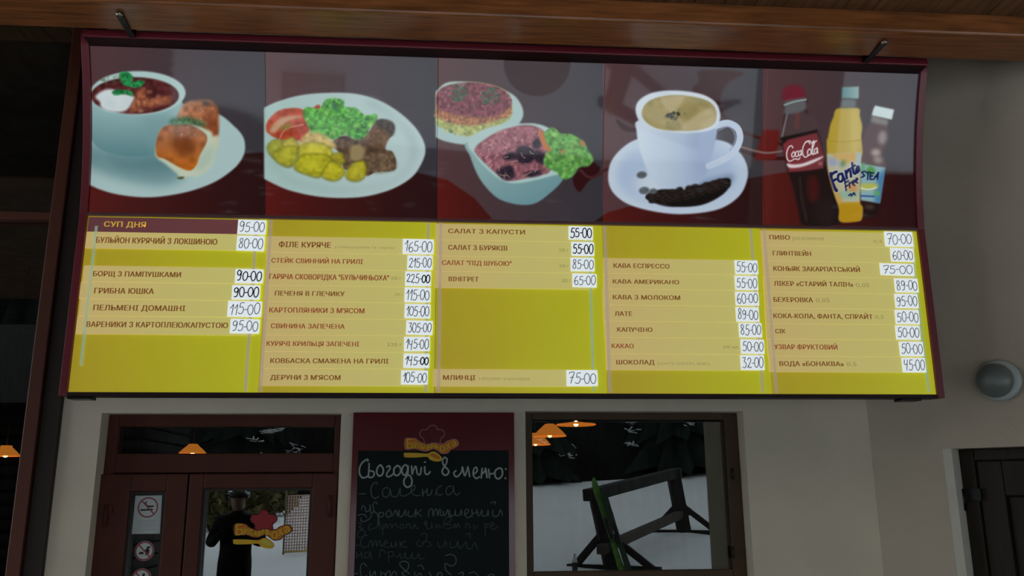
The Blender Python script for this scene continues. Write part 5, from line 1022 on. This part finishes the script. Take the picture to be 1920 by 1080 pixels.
# olive scrub on the bank, seen at the top of the door pane
for i, (px, py, dd) in enumerate(((398, 970, 17.5), (440, 962, 18.5), (480, 950, 19.5), (515, 938, 21))):
    g = mirror(px, py, dd); g.z = gz(g.y, g.x) - .1; rb = random.Random(i); b = MB(); V = []; Fc = []
    for k in range(420):
        a = rb.uniform(0, 6.28); r_ = rb.uniform(0, .5); c = g + Vector((r_ * math.cos(a), r_ * math.sin(a) * .6, 0)); h_ = rb.uniform(.4, 1.25) * (1 - .4 * r_); e = Vector((rb.uniform(-.25, .25), rb.uniform(-.2, .2), h_)); q = len(V); sdv = Vector((math.sin(a * 3), math.cos(a * 3), 0)) * .09
        m_ = c + e * rb.uniform(.3, 1); sdv = Vector((rb.gauss(0, .1), rb.gauss(0, .1), rb.gauss(0, .1))); V += [m_ - sdv, m_ + sdv, m_ + Vector((rb.gauss(0, .12), rb.gauss(0, .12), rb.gauss(0, .12)))]; Fc += [(q, q + 1, q + 2)]
    b.add(V, Fc); ob = b.build('scrub_bush', M['brush']); tag(ob, 'olive brown scrub bush on the snow bank mirrored in the door', 'bush', 'scrub bushes on the snow bank')

# ------------------------------------------------ person in a dark jacket standing out front
pd = 4.66; pc = mirror(447, 950, pd); px_, py_ = pc.x, pc.y
per = root('person', (px_, py_, 0), 'person in dark jacket and helmet standing before the door, mirrored in its pane', 'person')
gl = mat('dark knitted glove', (.022, .022, .024, 1), .9, .1); jk = mat('black jacket cloth', (.012, .013, .014, 1), .8, .2); sk = mat('skin', (.50, .33, .26, 1), .55); hl = mat('dark helmet', (.05, .055, .06, 1), .25); tr_ = mat('dark trousers', (.010, .012, .013, 1), .85, .2)
def skin(name, verts, edges, radii, m, parent, sub=2, rootv=0):
    me = bpy.data.meshes.new(name); o0 = per.location
    me.from_pydata([(v[0], v[1], v[2]) for v in verts], edges, []); ob = bpy.data.objects.new(name, me); COL.objects.link(ob); ob.parent = parent; me.materials.append(m)
    md = ob.modifiers.new('skin', 'SKIN'); md.use_smooth_shade = True
    for i, r_ in enumerate(radii): me.skin_vertices[0].data[i].radius = r_ if isinstance(r_, tuple) else (r_, r_); me.skin_vertices[0].data[i].use_root = (i == rootv)
    s = ob.modifiers.new('sub', 'SUBSURF'); s.levels = sub; s.render_levels = sub
    return ob
# faces +y (towards the door); both hands in front of the chest holding a phone
BV = [(0, 0, .90), (0, .0, 1.05), (0, .0, 1.22), (0, -.01, 1.36), (0, 0, 1.44), (0, .01, 1.50),
      (-.09, 0, .84), (-.11, .02, .48), (-.12, .0, .10), (-.13, .12, .05), (.09, 0, .84), (.11, .03, .48), (.13, 0, .10), (.14, .12, .05),
      (-.17, -.01, 1.37), (-.27, -.02, 1.13), (-.15, .17, 1.22), (.17, -.01, 1.37), (.27, -.02, 1.13), (.15, .17, 1.22)]
BE = [(0, 1), (1, 2), (2, 3), (3, 4), (4, 5), (0, 6), (6, 7), (7, 8), (8, 9), (0, 10), (10, 11), (11, 12), (12, 13), (3, 14), (14, 15), (15, 16), (3, 17), (17, 18), (18, 19)]
BR = [(.17, .12), (.17, .12), (.18, .13), (.17, .11), .07, .055, .10, .068, .05, .04, .10, .068, .05, .04, .075, .06, .042, .075, .06, .042]
skin('body', BV, BE, BR, jk, per)
hd = MB(); 
prof = [(.004, -.125), (.045, -.115), (.062, -.08), (.074, -.03), (.078, .02), (.074, .07), (.055, .105), (.004, .122)]
hd.lathe(prof, Vector((0, .015, 1.585)) + Vector((px_, py_, 0)), 24); head = hd.build('head', sk, per)
def P3(x, y, z): return Vector((px_ + x, py_ + y, z))
MB().tube([P3(0, .088, 1.60), P3(0, .108, 1.565), P3(0, .10, 1.555)], [.010, .015, .010]).build('nose', sk, head)
MB().tube([P3(-.022, .082, 1.518), P3(0, .088, 1.515), P3(.022, .082, 1.518)], [.004, .006, .004]).build('mouth', mat('lips', (.40, .18, .16, 1), .5), head)
for s in (-1, 1): MB().lathe([(.001, -.012), (.009, -.006), (.011, 0), (.009, .006), (.001, .012)], P3(.030 * s, .080, 1.600), 12).build('eye', mat('dark eye', (.05, .04, .04, 1), .2), head)
for s in (-1, 1): MB().lathe([(.001, -.03), (.012, -.015), (.014, .01), (.001, .03)], P3(.08 * s, .01, 1.58), 10).build('ear', sk, head)
MB().lathe([(.105, 0), (.112, .03), (.108, .08), (.082, .125), (.04, .148), (.002, .152)], P3(0, .0, 1.60), 28).build('helmet', hl, per)
MB().tube([P3(-.10, .035, 1.655), P3(-.06, .105, 1.665), P3(0, .122, 1.668), P3(.06, .105, 1.665), P3(.10, .035, 1.655)], [.024, .032, .034, .032, .024]).build('goggles', mat('silver goggles', (.45, .48, .50, 1), .1, metal=.7), per)
for s in (-1, 1):
    hv = [(s * .15, .17, 1.22), (s * .10, .24, 1.26), (s * .065, .265, 1.29)]
    hob = skin('hand', hv, [(0, 1), (1, 2)], [.03, (.036, .02), (.038, .02)], gl, per, 1)
    for k in range(4):
        z = 1.325 - k * .022; L_ = (.9, 1.0, .95, .75)[k]
        skin('finger', [(s * .065, .268, z - .01), (s * .062, .30, z), (s * (.062 - .035 * L_), .318, z + .002), (s * (.062 - .055 * L_), .312, z + .002)], [(0, 1), (1, 2), (2, 3)], [.009, .009, .008, .007], gl, hob, 1)
    skin('thumb', [(s * .085, .25, 1.28), (s * .06, .25, 1.32), (s * .03, .262, 1.335)], [(0, 1), (1, 2)], [.011, .010, .008], gl, hob, 1)
ph = MB().box(px_ - .075, px_ + .075, py_ + .283, py_ + .292, 1.25, 1.33).build('phone', M['black_metal'], None, bevel=.003); tag(ph, 'dark phone held up in both hands by the person outside', 'phone')

# hut added left of the yard to darken reflections in door pane and tall window
hx0, hx1, hy0, hy1 = -11.0, -4.75, -11.5, -9.2
hz = gz(hy0, -7) - .5
hut = root('added_hut', ((hx0 + hx1) / 2, (hy0 + hy1) / 2, hz), 'added dark log hut that keeps bright snow out of the narrow door pane', 'hut')
b = MB()
for k in range(16): b.tube([(hx0, hy1, hz + .1 + k * .2), (hx1, hy1, hz + .1 + k * .2)], .105, 8); b.tube([(hx1, hy0, hz + .1 + k * .2), (hx1, hy1, hz + .1 + k * .2)], .105, 8)
b.box(hx0, hx1 - .02, hy0, hy1 - .02, hz, hz + 3.2); b.build('added_log_wall', M['rack_wood'], hut)
MB().prism([(hx0 - .4, hy1 + .5, hz + 3.1), (hx0 - .4, hy0 - .5, hz + 3.1), (hx0 - .4, (hy0 + hy1) / 2, hz + 4.6)], (hx1 - hx0 + .7, 0, 0)).build('roof', mat('dark shingles of added hut', (.02, .018, .016, 1), .9), hut)
